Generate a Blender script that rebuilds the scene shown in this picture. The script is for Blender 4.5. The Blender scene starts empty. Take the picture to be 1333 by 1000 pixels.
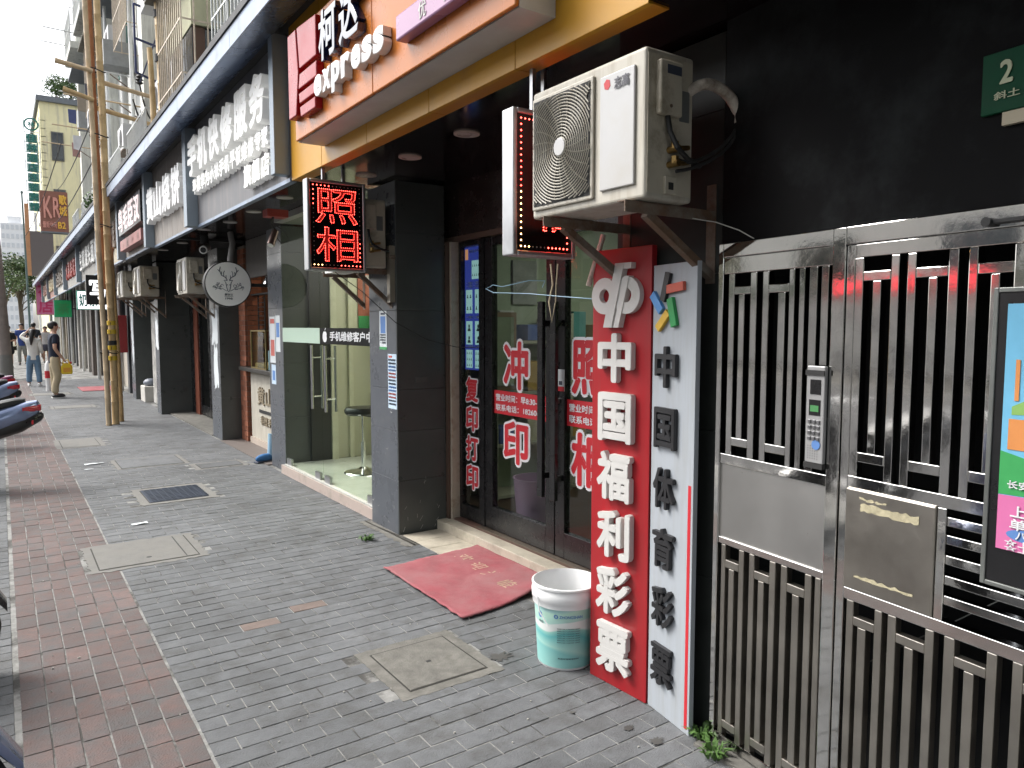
import bpy, bmesh, math, random
from mathutils import Matrix, Vector, noise as mnoise
R = random.Random(11)
sc = bpy.context.scene
COL = sc.collection
rad = math.radians

# ---------------------------------------------------------------- camera, sky, sun, exposure
cam = bpy.data.cameras.new('camera')
cam.sensor_width = 36.0
cam.lens = 36.0 * 960 / 1333
cam.clip_start = 0.05
cam.clip_end = 3000
camo = bpy.data.objects.new('camera', cam)
COL.objects.link(camo)
camo.location = (0, 0, 1.6)
_yaw, _pit = rad(34.6895), rad(-4.467)
camo.rotation_euler = Vector((math.sin(_yaw) * math.cos(_pit), math.cos(_yaw) * math.cos(_pit), math.sin(_pit))).to_track_quat('-Z', 'Y').to_euler()
sc.camera = camo

world = bpy.data.worlds.new('World')
sc.world = world
world.use_nodes = True
wn, wl = world.node_tree.nodes, world.node_tree.links
wn.clear()
sky = wn.new('ShaderNodeTexSky')
sky.sky_type = 'NISHITA'
sky.sun_disc = False
SUN_EL, SUN_AZ = 50.0, 318.0        # azimuth clockwise from +Y
sky.sun_elevation = rad(SUN_EL)
sky.sun_rotation = rad(SUN_AZ)
sky.air_density = 1.0
sky.dust_density = 4.0
sky.ozone_density = 1.0
hs = wn.new('ShaderNodeHueSaturation')
hs.inputs['Saturation'].default_value = 0.22
bg = wn.new('ShaderNodeBackground')
bg.inputs['Strength'].default_value = 0.15
wo = wn.new('ShaderNodeOutputWorld')
wl.new(sky.outputs[0], hs.inputs['Color'])
wl.new(hs.outputs[0], bg.inputs['Color'])
wl.new(bg.outputs[0], wo.inputs['Surface'])

sun = bpy.data.lights.new('sun', 'SUN')
sun.energy = 1.0
sun.angle = rad(25)
sun.color = (1.0, 0.96, 0.9)
suno = bpy.data.objects.new('sun', sun)
COL.objects.link(suno)
_az, _el = rad(SUN_AZ), rad(SUN_EL)
_to = Vector((math.sin(_az) * math.cos(_el), math.cos(_az) * math.cos(_el), math.sin(_el)))
suno.rotation_euler = _to.to_track_quat('Z', 'Y').to_euler()
suno.location = (-6, 3, 30)

sc.view_settings.view_transform = 'Standard'
sc.view_settings.look = 'None'
sc.view_settings.exposure = 1.42
sc.view_settings.gamma = 1.0
sc.view_settings.use_curve_mapping = False
sc.cycles.max_bounces = 8
sc.cycles.transparent_max_bounces = 12
sc.cycles.caustics_reflective = False
sc.cycles.caustics_refractive = False
sc.cycles.use_denoising = True
sc.cycles.sample_clamp_indirect = 6.0

# ---------------------------------------------------------------- materials
MAT = {}
def mat(name, base, rough=0.6, metal=0.0, var=0.12, vs=6.0, bump=0.0, bs=80.0, spec=0.5, coat=0.0,
        dirt=None, ds=3.0, dth=0.55, dsoft=0.12, streak=False, rv=0.08, emit=None, es=0.0, island=0.0, trans=0.0, stretch=None, world_space=False, big=None):
    if name in MAT:
        return MAT[name]
    m = bpy.data.materials.new(name)
    m.use_nodes = True
    nt = m.node_tree
    n, l = nt.nodes, nt.links
    b = n['Principled BSDF']
    b.inputs['Metallic'].default_value = metal
    b.inputs['Specular IOR Level'].default_value = spec
    b.inputs['Coat Weight'].default_value = coat
    b.inputs['Coat Roughness'].default_value = 0.06
    b.inputs['Transmission Weight'].default_value = trans
    tc = n.new('ShaderNodeTexCoord')
    src = tc.outputs['Object']
    OBJ = src
    if world_space:
        wg = n.new('ShaderNodeNewGeometry')
        src = OBJ = wg.outputs['Position']
    if stretch:
        mp = n.new('ShaderNodeMapping')
        mp.inputs['Scale'].default_value = stretch
        l.new(src, mp.inputs[0])
        src = mp.outputs[0]
    nz = n.new('ShaderNodeTexNoise')
    nz.inputs['Scale'].default_value = vs
    nz.inputs['Detail'].default_value = 8
    nz.inputs['Roughness'].default_value = 0.65
    l.new(src, nz.inputs['Vector'])
    mr = n.new('ShaderNodeMapRange')
    mr.inputs['From Min'].default_value = 0.3
    mr.inputs['From Max'].default_value = 0.7
    mr.inputs['To Min'].default_value = 1 - var
    mr.inputs['To Max'].default_value = 1 + var
    l.new(nz.outputs[0], mr.inputs['Value'])
    mul = n.new('ShaderNodeVectorMath')
    mul.operation = 'SCALE'
    mul.inputs[0].default_value = base
    l.new(mr.outputs[0], mul.inputs['Scale'])
    cur = mul.outputs[0]
    if island:
        ge = n.new('ShaderNodeNewGeometry')
        oi = n.new('ShaderNodeObjectInfo')
        ad = n.new('ShaderNodeMath'); ad.operation = 'ADD'
        l.new(ge.outputs['Random Per Island'], ad.inputs[0]); l.new(oi.outputs['Random'], ad.inputs[1])
        fr = n.new('ShaderNodeMath'); fr.operation = 'FRACT'
        l.new(ad.outputs[0], fr.inputs[0])
        m2 = n.new('ShaderNodeMapRange')
        m2.inputs['To Min'].default_value = 1 - island
        m2.inputs['To Max'].default_value = 1 + island
        l.new(fr.outputs[0], m2.inputs['Value'])
        s2 = n.new('ShaderNodeVectorMath'); s2.operation = 'SCALE'
        l.new(cur, s2.inputs[0]); l.new(m2.outputs[0], s2.inputs['Scale'])
        cur = s2.outputs[0]
    if dirt:
        nd = n.new('ShaderNodeTexNoise')
        nd.inputs['Scale'].default_value = ds
        nd.inputs['Detail'].default_value = 10
        nd.inputs['Roughness'].default_value = 0.7
        if streak:
            mp2 = n.new('ShaderNodeMapping')
            mp2.inputs['Scale'].default_value = (6, 6, 0.5)
            l.new(OBJ, mp2.inputs[0]); l.new(mp2.outputs[0], nd.inputs['Vector'])
        else:
            l.new(OBJ, nd.inputs['Vector'])
        rr = n.new('ShaderNodeMapRange')
        rr.inputs['From Min'].default_value = dth - dsoft
        rr.inputs['From Max'].default_value = dth + dsoft
        l.new(nd.outputs[0], rr.inputs['Value'])
        mx = n.new('ShaderNodeMix'); mx.data_type = 'RGBA'
        l.new(rr.outputs[0], mx.inputs['Factor'])
        l.new(cur, mx.inputs[6])
        mx.inputs[7].default_value = (*dirt, 1)
        cur = mx.outputs[2]
    if big:
        nb2 = n.new('ShaderNodeTexNoise')
        nb2.inputs['Scale'].default_value = big[0]
        nb2.inputs['Detail'].default_value = 7
        nb2.inputs['Roughness'].default_value = 0.6
        l.new(OBJ, nb2.inputs['Vector'])
        mb2 = n.new('ShaderNodeMapRange')
        mb2.inputs['From Min'].default_value = 0.32
        mb2.inputs['From Max'].default_value = 0.66
        mb2.inputs['To Min'].default_value = 1 - big[1]
        mb2.inputs['To Max'].default_value = 1 + big[1]
        l.new(nb2.outputs[0], mb2.inputs['Value'])
        sb2 = n.new('ShaderNodeVectorMath'); sb2.operation = 'SCALE'
        l.new(cur, sb2.inputs[0]); l.new(mb2.outputs[0], sb2.inputs['Scale'])
        cur = sb2.outputs[0]
    l.new(cur, b.inputs['Base Color'])
    r2 = n.new('ShaderNodeMapRange')
    r2.inputs['From Min'].default_value = 0.3
    r2.inputs['From Max'].default_value = 0.7
    r2.inputs['To Min'].default_value = max(0.02, rough - rv)
    r2.inputs['To Max'].default_value = min(1, rough + rv)
    l.new(nz.outputs[0], r2.inputs['Value'])
    l.new(r2.outputs[0], b.inputs['Roughness'])
    if bump:
        nb = n.new('ShaderNodeTexNoise')
        nb.inputs['Scale'].default_value = bs
        nb.inputs['Detail'].default_value = 5
        l.new(src, nb.inputs['Vector'])
        bp = n.new('ShaderNodeBump')
        bp.inputs['Strength'].default_value = bump
        bp.inputs['Distance'].default_value = 0.01
        l.new(nb.outputs[0], bp.inputs['Height'])
        l.new(bp.outputs[0], b.inputs['Normal'])
    if emit:
        b.inputs['Emission Color'].default_value = (*emit, 1)
        b.inputs['Emission Strength'].default_value = es
    MAT[name] = m
    return m

def glass_mat(name, tint=(0.9, 0.95, 0.92), gl=1.0):
    if name in MAT:
        return MAT[name]
    m = bpy.data.materials.new(name)
    m.use_nodes = True
    n, l = m.node_tree.nodes, m.node_tree.links
    n.clear()
    o = n.new('ShaderNodeOutputMaterial')
    t = n.new('ShaderNodeBsdfTransparent'); t.inputs[0].default_value = (*tint, 1)
    g = n.new('ShaderNodeBsdfGlossy'); g.inputs['Roughness'].default_value = 0.01; g.inputs['Color'].default_value = (gl, gl, gl, 1)
    f0 = n.new('ShaderNodeFresnel'); f0.inputs[0].default_value = 1.45
    ge = n.new('ShaderNodeNewGeometry'); iv = n.new('ShaderNodeMath'); iv.operation = 'SUBTRACT'; iv.inputs[0].default_value = 1.0; l.new(ge.outputs['Backfacing'], iv.inputs[1])
    f = n.new('ShaderNodeMath'); f.operation = 'MULTIPLY'; l.new(f0.outputs[0], f.inputs[0]); l.new(iv.outputs[0], f.inputs[1])
    mx = n.new('ShaderNodeMixShader')
    l.new(f.outputs[0], mx.inputs[0]); l.new(t.outputs[0], mx.inputs[1]); l.new(g.outputs[0], mx.inputs[2]); l.new(mx.outputs[0], o.inputs[0])
    MAT[name] = m
    return m

def emis(name, col, s):
    return mat(name, tuple(c * 0.5 for c in col), 0.5, emit=col, es=s, var=0.02)

# ---------------------------------------------------------------- object helpers
THING = {}
def rz(a, loc=(0, 0, 0)):
    return Matrix.Translation(loc) @ Matrix.Rotation(a, 4, 'Z')

def thing(name, label, cat, loc=(0, 0, 0), rotz=0.0, group=None):
    o = bpy.data.objects.new(name, None)
    o.empty_display_size = 0.1
    COL.objects.link(o)
    o.location = loc
    o.rotation_euler = (0, 0, rotz)
    o['label'] = label
    o['category'] = cat
    if group:
        o['group'] = group
    THING[o.name] = rz(rotz, loc).inverted()
    return o

def tag(o, label, cat, group=None):
    o['label'] = label
    o['category'] = cat
    if group:
        o['group'] = group
    return o

def inv_of(p):
    while p is not None:
        if p.name in THING:
            return THING[p.name]
        p = p.parent
    return Matrix.Identity(4)

def link(name, me, parent=None):
    o = bpy.data.objects.new(name, me)
    COL.objects.link(o)
    if parent is not None:
        o.parent = parent
    return o

class MB:
    def __init__(s, T=None):
        s.v, s.f, s.m = [], [], []
        s.T = T
        s.mi = 0
    def add(s, vs, fs, mi=None):
        b = len(s.v)
        T = s.T
        s.v.extend([(T @ Vector(p)) if T else Vector(p) for p in vs])
        k = s.mi if mi is None else mi
        for f in fs:
            s.f.append([i + b for i in f])
            s.m.append(k)
    def box(s, x0, y0, z0, x1, y1, z1, mi=None):
        s.add([(x0, y0, z0), (x1, y0, z0), (x1, y1, z0), (x0, y1, z0), (x0, y0, z1), (x1, y0, z1), (x1, y1, z1), (x0, y1, z1)],
              [(0, 3, 2, 1), (4, 5, 6, 7), (0, 1, 5, 4), (1, 2, 6, 5), (2, 3, 7, 6), (3, 0, 4, 7)], mi)
        return s
    def bar(s, p0, p1, w, h, mi=None, up=(0, 0, 1)):
        p0, p1 = Vector(p0), Vector(p1)
        d = (p1 - p0).normalized()
        u = Vector(up)
        if abs(d.dot(u)) > 0.95:
            u = Vector((0, 1, 0))
        a = d.cross(u).normalized() * w / 2
        c = a.cross(d).normalized() * h / 2
        vs = [p0 - a - c, p0 + a - c, p0 + a + c, p0 - a + c, p1 - a - c, p1 + a - c, p1 + a + c, p1 - a + c]
        s.add(vs, [(0, 3, 2, 1), (4, 5, 6, 7), (0, 1, 5, 4), (1, 2, 6, 5), (2, 3, 7, 6), (3, 0, 4, 7)], mi)
        return s
    def tube(s, pts, r, n=8, mi=None, caps=True):
        pts = [Vector(p) for p in pts]
        rs = r if isinstance(r, (list, tuple)) else [r] * len(pts)
        vs, fs = [], []
        pa = None
        for i, p in enumerate(pts):
            d = (pts[min(i + 1, len(pts) - 1)] - pts[max(i - 1, 0)]).normalized()
            if pa is None:
                u = Vector((0, 0, 1)) if abs(d.z) < 0.9 else Vector((1, 0, 0))
                a = d.cross(u).normalized()
            else:
                a = (pa - d * pa.dot(d)).normalized()
            pa = a
            c = d.cross(a)
            for k in range(n):
                t = 2 * math.pi * k / n
                vs.append(p + (a * math.cos(t) + c * math.sin(t)) * rs[i])
        for i in range(len(pts) - 1):
            for k in range(n):
                k2 = (k + 1) % n
                fs.append((i * n + k, i * n + k2, (i + 1) * n + k2, (i + 1) * n + k))
        if caps:
            fs.append(tuple(reversed(range(n))))
            fs.append(tuple((len(pts) - 1) * n + k for k in range(n)))
        s.add(vs, fs, mi)
        return s
    def spline(s, pts, r, n=8, mi=None, k=6):
        P = [Vector(p) for p in pts]; rs = r if isinstance(r, (list, tuple)) else [r] * len(P)
        out, ro = [], []
        for i in range(len(P) - 1):
            a, b, c, d = P[max(i - 1, 0)], P[i], P[i + 1], P[min(i + 2, len(P) - 1)]
            for j in range(k):
                t = j / k
                out.append(.5 * ((2 * b) + (c - a) * t + (2 * a - 5 * b + 4 * c - d) * t * t + (3 * b - a - 3 * c + d) * t ** 3)); ro.append(rs[i] + (rs[i + 1] - rs[i]) * t)
        out.append(P[-1]); ro.append(rs[-1])
        return s.tube(out, ro, n, mi)
    def cyl(s, p0, p1, r0, r1=None, n=16, mi=None, caps=True):
        return s.tube([p0, p1], [r0, r0 if r1 is None else r1], n, mi, caps)
    def lathe(s, prof, n=32, c=(0, 0, 0), mi=None, a0=0, a1=2 * math.pi):
        full = abs(a1 - a0 - 2 * math.pi) < 1e-6
        k = n if full else n + 1
        vs, fs = [], []
        for r, z in prof:
            for i in range(k):
                t = a0 + (a1 - a0) * i / n
                vs.append((c[0] + r * math.cos(t), c[1] + r * math.sin(t), c[2] + z))
        for j in range(len(prof) - 1):
            for i in range(n):
                i2 = (i + 1) % k
                fs.append((j * k + i, j * k + i2, (j + 1) * k + i2, (j + 1) * k + i))
        s.add(vs, fs, mi)
        return s
    def ell(s, c, r, n=12, m=8, mi=None):
        prof = []
        vs, fs = [], []
        for j in range(m + 1):
            ph = -math.pi / 2 + math.pi * j / m
            for i in range(n):
                t = 2 * math.pi * i / n
                vs.append((c[0] + r[0] * math.cos(ph) * math.cos(t), c[1] + r[1] * math.cos(ph) * math.sin(t), c[2] + r[2] * math.sin(ph)))
        for j in range(m):
            for i in range(n):
                fs.append((j * n + i, j * n + (i + 1) % n, (j + 1) * n + (i + 1) % n, (j + 1) * n + i))
        s.add(vs, fs, mi)
        return s
    def prism(s, poly, y0, y1, mi=None):
        """polygon of (x, z), front at y0, back at y1"""
        k = len(poly)
        vs = [(x, y0, z) for x, z in poly] + [(x, y1, z) for x, z in poly]
        fs = [tuple(range(k)), tuple(reversed(range(k, 2 * k)))] + [(i, i + k, (i + 1) % k + k, (i + 1) % k) for i in range(k)]
        s.add(vs, fs, mi)
        return s
    def disc(s, c, r, y0, y1, n=24, mi=None, rx=None):
        rx = r if rx is None else rx
        return s.prism([(c[0] + rx * math.cos(2 * math.pi * i / n), c[1] + r * math.sin(2 * math.pi * i / n)) for i in range(n)], y0, y1, mi)
    def build(s, name, mats, parent=None, smooth=False, bevel=0.0, fix=True, seg=2, kind=None):
        inv = inv_of(parent)
        me = bpy.data.meshes.new(name)
        me.from_pydata([tuple(inv @ p) for p in s.v], [], s.f)
        if not isinstance(mats, (list, tuple)):
            mats = [mats]
        for q in mats:
            me.materials.append(q)
        if len(mats) > 1:
            me.polygons.foreach_set('material_index', s.m)
        if fix:
            bm = bmesh.new(); bm.from_mesh(me)
            bmesh.ops.recalc_face_normals(bm, faces=bm.faces)
            bm.to_mesh(me); bm.free()
        if smooth:
            me.polygons.foreach_set('use_smooth', [True] * len(me.polygons))
            me.set_sharp_from_angle(angle=rad(38))
        me.update()
        o = link(name, me, parent)
        if bevel:
            md = o.modifiers.new('bevel', 'BEVEL')
            md.width = bevel
            md.segments = seg
            md.limit_method = 'ANGLE'
            md.angle_limit = rad(40)
            md.harden_normals = False
        if kind:
            o['kind'] = kind
        return o

def Box(name, m, parent, x0, y0, z0, x1, y1, z1, T=None, bevel=0.0):
    return MB(T).box(x0, y0, z0, x1, y1, z1).build(name, m, parent, bevel=bevel, fix=False)

def children(o):
    return [c for c in COL.objects if c.parent == o]

def copy_tree(root, loc, rotz=None, label=None, group=None, scale=None):
    r = root.copy(); COL.objects.link(r)
    r.location = loc
    if rotz is not None:
        r.rotation_euler = (0, 0, rotz)
    if scale:
        r.scale = scale
    if label:
        r['label'] = label
    if group:
        r['group'] = group
    for ch in children(root):
        c = ch.copy(); COL.objects.link(c); c.parent = r
        for g in children(ch):
            d = g.copy(); COL.objects.link(d); d.parent = c
    return r

# frames: x to the right on the sign, y up, z out of the face
def frame(o, x, y):
    x, y = Vector(x), Vector(y)
    z = x.cross(y)
    return Matrix(((x[0], y[0], z[0], o[0]), (x[1], y[1], z[1], o[1]), (x[2], y[2], z[2], o[2]), (0, 0, 0, 1)))
def FAC(x, y, z):
    return frame((x, y, z), (0, -1, 0), (0, 0, 1))
def FRO(x, y, z):
    return frame((x, y, z), (1, 0, 0), (0, 0, 1))
TOXZ = Matrix(((1, 0, 0, 0), (0, 0, -1, 0), (0, 1, 0, 0), (0, 0, 0, 1)))     # (x, y=depth in, z=up) builder space -> frame space
TOXZ = Matrix(((1, 0, 0, 0), (0, 0, 1, 0), (0, -1, 0, 0), (0, 0, 0, 1)))

# ---------------------------------------------------------------- lettering
_fc = bpy.data.curves.new('font_tmp', 'FONT')
_fo = bpy.data.objects.new('font_tmp', _fc)
COL.objects.link(_fo)
_gc = {}
def glyphs(s, ext=0.0, bev=0.0, space=1.0):
    k = (s, ext, bev, space)
    if k not in _gc:
        _fc.body = s
        _fc.size = 1.0
        _fc.extrude = ext
        _fc.bevel_depth = bev
        _fc.bevel_resolution = 2
        _fc.space_character = space
        _fc.resolution_u = 3
        bpy.context.view_layer.update()
        me = _fo.to_mesh()
        _gc[k] = ([tuple(v.co) for v in me.vertices], [tuple(p.vertices) for p in me.polygons])
        _fo.to_mesh_clear()
    return _gc[k]

def shifts(b):
    if b <= 0:
        return [(0, 0)]
    n = 8 if b < 0.05 else 12
    out = [(0, 0)] + [(b * math.cos(2 * math.pi * i / n), b * math.sin(2 * math.pi * i / n)) for i in range(n)]
    if b > 0.05:
        out += [(b * .5 * math.cos(2 * math.pi * i / 8), b * .5 * math.sin(2 * math.pi * i / 8)) for i in range(8)]
    return out

def text(name, s, F, w, h, m, parent, bold=0.0, depth=0.0, bev=0.0, lift=0.001, slant=0.0, space=1.0):
    """lettering fitted into a w x h box centred on the frame origin; h or w may be None to keep the aspect"""
    vs, fs = glyphs(s, 0.5 if depth else 0.0, bev, space)
    if not vs:
        return None
    x0 = min(v[0] for v in vs) - bold; x1 = max(v[0] for v in vs) + bold
    y0 = min(v[1] for v in vs) - bold; y1 = max(v[1] for v in vs) + bold
    sy = h / (y1 - y0) if h else w / (x1 - x0)
    sx = w / (x1 - x0) if w else sy
    cx, cy = (x0 + x1) / 2, (y0 + y1) / 2
    mb = MB(F)
    zz = depth if depth else 0.0
    zspan = (1.0 + 2 * bev) if depth else 1.0
    for i, (dx, dy) in enumerate(shifts(bold)):
        e = 0.00025 * i
        mb.add([((x + dx - cx) * sx + slant * (y + dy - cy) * sy, (y + dy - cy) * sy, lift + e + ((z / zspan + .5) * zz if depth else 0)) for x, y, z in vs], fs)
    return mb.build(name, m, parent, fix=False, smooth=bev > 0)

def outline_dots(s, step):
    vs, fs = glyphs(s)
    cnt = {}
    for f in fs:
        for a, b in zip(f, f[1:] + f[:1]):
            k = (min(a, b), max(a, b)); cnt[k] = cnt.get(k, 0) + 1
    nb = {}
    for (a, b), c in cnt.items():
        if c == 1:
            nb.setdefault(a, []).append(b); nb.setdefault(b, []).append(a)
    pts, seen = [], set()
    for st in nb:
        if st in seen:
            continue
        loop = [st]; seen.add(st); cur = st
        while True:
            nx = [q for q in nb[cur] if q not in seen]
            if not nx:
                break
            cur = nx[0]; seen.add(cur); loop.append(cur)
        loop.append(st)
        acc = 0.0
        for a, b in zip(loop, loop[1:]):
            A, B = Vector(vs[a]), Vector(vs[b]); L = (B - A).length
            while acc < L and L > 0:
                pts.append(A.lerp(B, acc / L)); acc += step
            acc -= L
    return pts, vs

# ---------------------------------------------------------------- palette
white = mat('white_plastic', (.78, .78, .76), .35, var=.04)
black = mat('black_paint', (.012, .012, .013), .3, var=.15)
blackm = mat('black_matte', (.02, .02, .02), .6)
alu = mat('aluminium', (.45, .46, .47), .38, 1.0, var=.06, vs=20)
steel = mat('polished_steel', (.70, .69, .67), .07, 1.0, var=.1, vs=7, rv=.05, bump=.06, bs=7, dirt=(.16, .145, .12), ds=6, dth=.72, dsoft=.12)
steel_d = mat('brushed_steel', (.40, .375, .335), .36, 1.0, var=.1, vs=5, rv=.08, bump=.03, bs=200, dirt=(.1, .075, .05), ds=22, dth=.74, dsoft=.03)
slate = mat('slate_tile', (.080, .088, .102), .3, var=.16, vs=3.5, bump=.06, bs=120, dirt=(.13, .135, .14), ds=4, dth=.66, dsoft=.15, island=.08)
slate2 = mat('green_slate_tile', (.066, .073, .070), .32, var=.14, vs=3, bump=.06, bs=120, island=.07)
grout = mat('grout', (.09, .09, .09), .9)
concrete = mat('concrete', (.14, .135, .12), .9, var=.35, vs=11, bump=.35, bs=110, dirt=(.11, .105, .09), ds=14, dth=.62, dsoft=.1)
concrete2 = mat('pale_cement', (.155, .152, .142), .9, var=.2, vs=9, bump=.3, bs=90, dirt=(.16, .155, .14), ds=7, dth=.55)
paver_g = mat('grey_paver', (.106, .111, .116), .8, var=.2, vs=16, bump=.5, bs=140, island=.11, dirt=(.055, .054, .05), ds=5, dth=.62, dsoft=.14, world_space=True, big=(.9, .24))
paver_r = mat('red_paver', (.122, .078, .070), .85, var=.25, vs=20, bump=.5, bs=120, island=.2, dirt=(.088, .086, .086), ds=6.0, dth=.50, dsoft=.14, world_space=True, big=(1.2, .2))
joint = mat('paving_joint', (.22, .22, .21), .95, var=.3, vs=20, bump=.4, dirt=(.055, .053, .048), ds=2.4, dth=.53, dsoft=.06, world_space=True)
paver_o = mat('faded_red_paver', (.15, .115, .10), .85, var=.2, vs=12, bump=.4)
asphalt = mat('asphalt', (.05, .05, .052), .9, var=.15, vs=30, bump=.4, bs=300)
kerb_m = mat('kerb_stone', (.3, .295, .28), .85, var=.15, bump=.3)
yellow = mat('yellow_panel', (.56, .28, .018), .4, var=.05, vs=2, dirt=(.45, .22, .03), ds=2.5, dth=.68)
orange = mat('orange_acrylic', (.47, .148, .025), .28, var=.08, vs=3, bump=.05, bs=6, spec=.3)
soffit_m = mat('black_soffit', (.012, .009, .01), .12, var=.1, spec=.5)
frame_b = mat('black_door_frame', (.010, .010, .011), .28, var=.1)
cream = mat('cream_jamb', (.42, .37, .30), .5, var=.12, dirt=(.16, .1, .06), ds=6, dth=.64)
tile_b = mat('beige_floor_tile', (.46, .42, .34), .45, var=.08, dirt=(.28, .25, .2), ds=5, dth=.58)
glass = glass_mat('door_glass', (.72, .78, .74))
glass_d = glass_mat('dark_glass', (.55, .62, .60))
red_board = mat('red_board', (.34, .012, .018), .35, var=.05, vs=2, dirt=(.26, .03, .03), ds=4, dth=.62, dsoft=.2, streak=True)
white_board = mat('white_board', (.37, .40, .435), .4, var=.03, vs=2, dirt=(.31, .32, .32), ds=5, dth=.64, dsoft=.2, streak=True)
letter_w = mat('white_letter', (.58, .57, .55), .45, var=.06, dirt=(.42, .40, .36), ds=5, dth=.7)
letter_k = mat('black_letter', (.016, .016, .018), .4, var=.2)
redink = mat('red_film', (.50, .02, .03), .45, var=.05)
whiteink = mat('white_film', (.72, .73, .75), .45, var=.03)
led_red = emis('lit_red_led', (1.0, .05, .035), 9.0)
led_dim = emis('red_stroke_glow', (.5, .01, .008), .10)
led_yel = emis('lit_yellow_led', (1.0, .55, .2), 7.0)
led_off = mat('unlit_led', (.25, .22, .2), .3)
ac_white = mat('aged_white_casing', (.50, .475, .41), .45, var=.08, vs=4, dirt=(.30, .25, .18), ds=4, dth=.64, dsoft=.18, streak=True)
ac_panel = mat('white_ac_panel', (.50, .50, .50), .4, var=.04, dirt=(.42, .40, .36), ds=3, dth=.68, dsoft=.2)
ac_side = mat('stained_casing_side', (.52, .48, .39), .5, var=.1, dirt=(.2, .16, .1), ds=7, dth=.64, dsoft=.12)
rust = mat('rusty_steel', (.16, .10, .065), .75, .3, var=.35, vs=18, bump=.3, dirt=(.24, .22, .19), ds=6, dth=.52)
rubber = mat('black_rubber', (.02, .02, .02), .7)
foam = mat('pipe_wrap', (.62, .57, .50), .8, var=.2, vs=20, bump=.4, bs=60, dirt=(.2, .14, .1), ds=12, dth=.58)
copper = mat('brass', (.4, .26, .1), .4, 1.0)
paper = mat('paper', (.62, .66, .68), .7, var=.04)
paper_b = mat('pale_blue_paper', (.48, .60, .72), .7, var=.05)
dkink = mat('dark_ink', (.05, .06, .09), .7)
bluepr = mat('blue_print', (.10, .22, .50), .6)
redpr = mat('red_print', (.5, .12, .1), .6)
greenpr = mat('green_print', (.05, .3, .1), .6)
wire_b = mat('blue_wire', (.25, .42, .55), .5)
wire_w = mat('pale_wire', (.5, .5, .46), .6)
FT = lambda x, y, z: rz(-math.pi / 2, (x, y, z))       # facade space: x runs towards the camera, y into the building

# ---------------------------------------------------------------- ground, road, kerb, sidewalk
g = MB().box(-400, -300, -.9, 600, 900, -.17).build('ground', mat('dusty_ground', (.14, .135, .12), .95, var=.2, vs=.5), fix=False); g['kind'] = 'structure'
g = MB().box(-13, -60, -.165, -1.45, 260, -.15).build('road', asphalt, fix=False); g['kind'] = 'structure'
g = MB().box(-1.45, -60, -.2, -1.28, 260, .004).build('kerb', kerb_m, fix=False, bevel=.015); g['kind'] = 'structure'
sw = MB().box(-1.28, -8, -.2, 3.0, 140, -.0034).build('sidewalk', joint, fix=False); sw['kind'] = 'structure'

COVERS = [(1.36, 2.77, 1.86, 3.30), (.42, 5.38, 1.13, 6.05), (.98, 7.22, 1.62, 7.95), (.55, 11.2, 1.10, 12.1), (1.02, 9.2, 1.75, 9.9), (1.75, 8.7, 2.30, 9.1), (.75, 16.7, 1.5, 17.3), (.5, 20.2, 1.3, 20.9)]
def covered(x0, y0, x1, y1):
    return any(x0 < c[2] and x1 > c[0] and y0 < c[3] and y1 > c[1] for c in COVERS)
def paver_geom(L, W):
    h, c = .006, .0016
    a, b = L / 2, W / 2
    vs = [(-a, -b, -h), (a, -b, -h), (a, b, -h), (-a, b, -h), (-a, -b, -c), (a, -b, -c), (a, b, -c), (-a, b, -c),
          (-a + c, -b + c, 0), (a - c, -b + c, 0), (a - c, b - c, 0), (-a + c, b - c, 0)]
    fs = [(0, 1, 5, 4), (1, 2, 6, 5), (2, 3, 7, 6), (3, 0, 4, 7), (4, 5, 9, 8), (5, 6, 10, 9), (6, 7, 11, 10), (7, 4, 8, 11), (8, 9, 10, 11)]
    return vs, fs
pv = []
J = .006
row = 0
y = .8
while y < 26:
    off = 0.0 if row % 2 else .1
    wob = .006 * math.sin(y * 2.1) + .004 * math.sin(y * 5.3)
    x = .585 + (off - .1 if off else 0)
    x = .585
    first = True
    while x < 2.47:
        L = (.1 if (first and off) else .2)
        x1 = min(x + L, 2.48)
        if x1 - x > .03:
            pv.append(((x + x1) / 2, y + .05 + .005 * math.sin(x * 3 + y), x1 - x - J, .1 - J, 0))
        x = x1
        first = False
    x = -.02
    first = True
    while x > -.62:
        L = (.1 if (first and off) else .2)
        pv.append((x - L / 2, y + .05, L - J, .1 - J, 0))
        x -= L
        first = False
    y += .1
    row += 1
y = .8
while y < 26:
    for k in range(6):
        pv.append((.0 + .0475 + k * .0965, y + .1 + .012 * math.sin(k * 2.3), .0965 - J, .2 - J, 1))
    y += .2
pv = [p for p in pv if not covered(p[0] - .001, p[1] - .001, p[0] + .001, p[1] + .001)]
_fw = Vector((math.sin(_yaw) * math.cos(_pit), math.cos(_yaw) * math.cos(_pit), math.sin(_pit)))
_rt = Vector((math.cos(_yaw), -math.sin(_yaw), 0))
_up = _rt.cross(_fw)
def seen(x, y):
    v = Vector((x, y, -1.6)); z = v.dot(_fw)
    return z > .1 and abs(v.dot(_rt) / z) < .70 and -.525 < v.dot(_up) / z < .6
pv.sort(key=lambda p: (0 if seen(p[0], p[1]) else 1, p[0] ** 2 + p[1] ** 2))
meshes = {}
stuff = MB()
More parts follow.
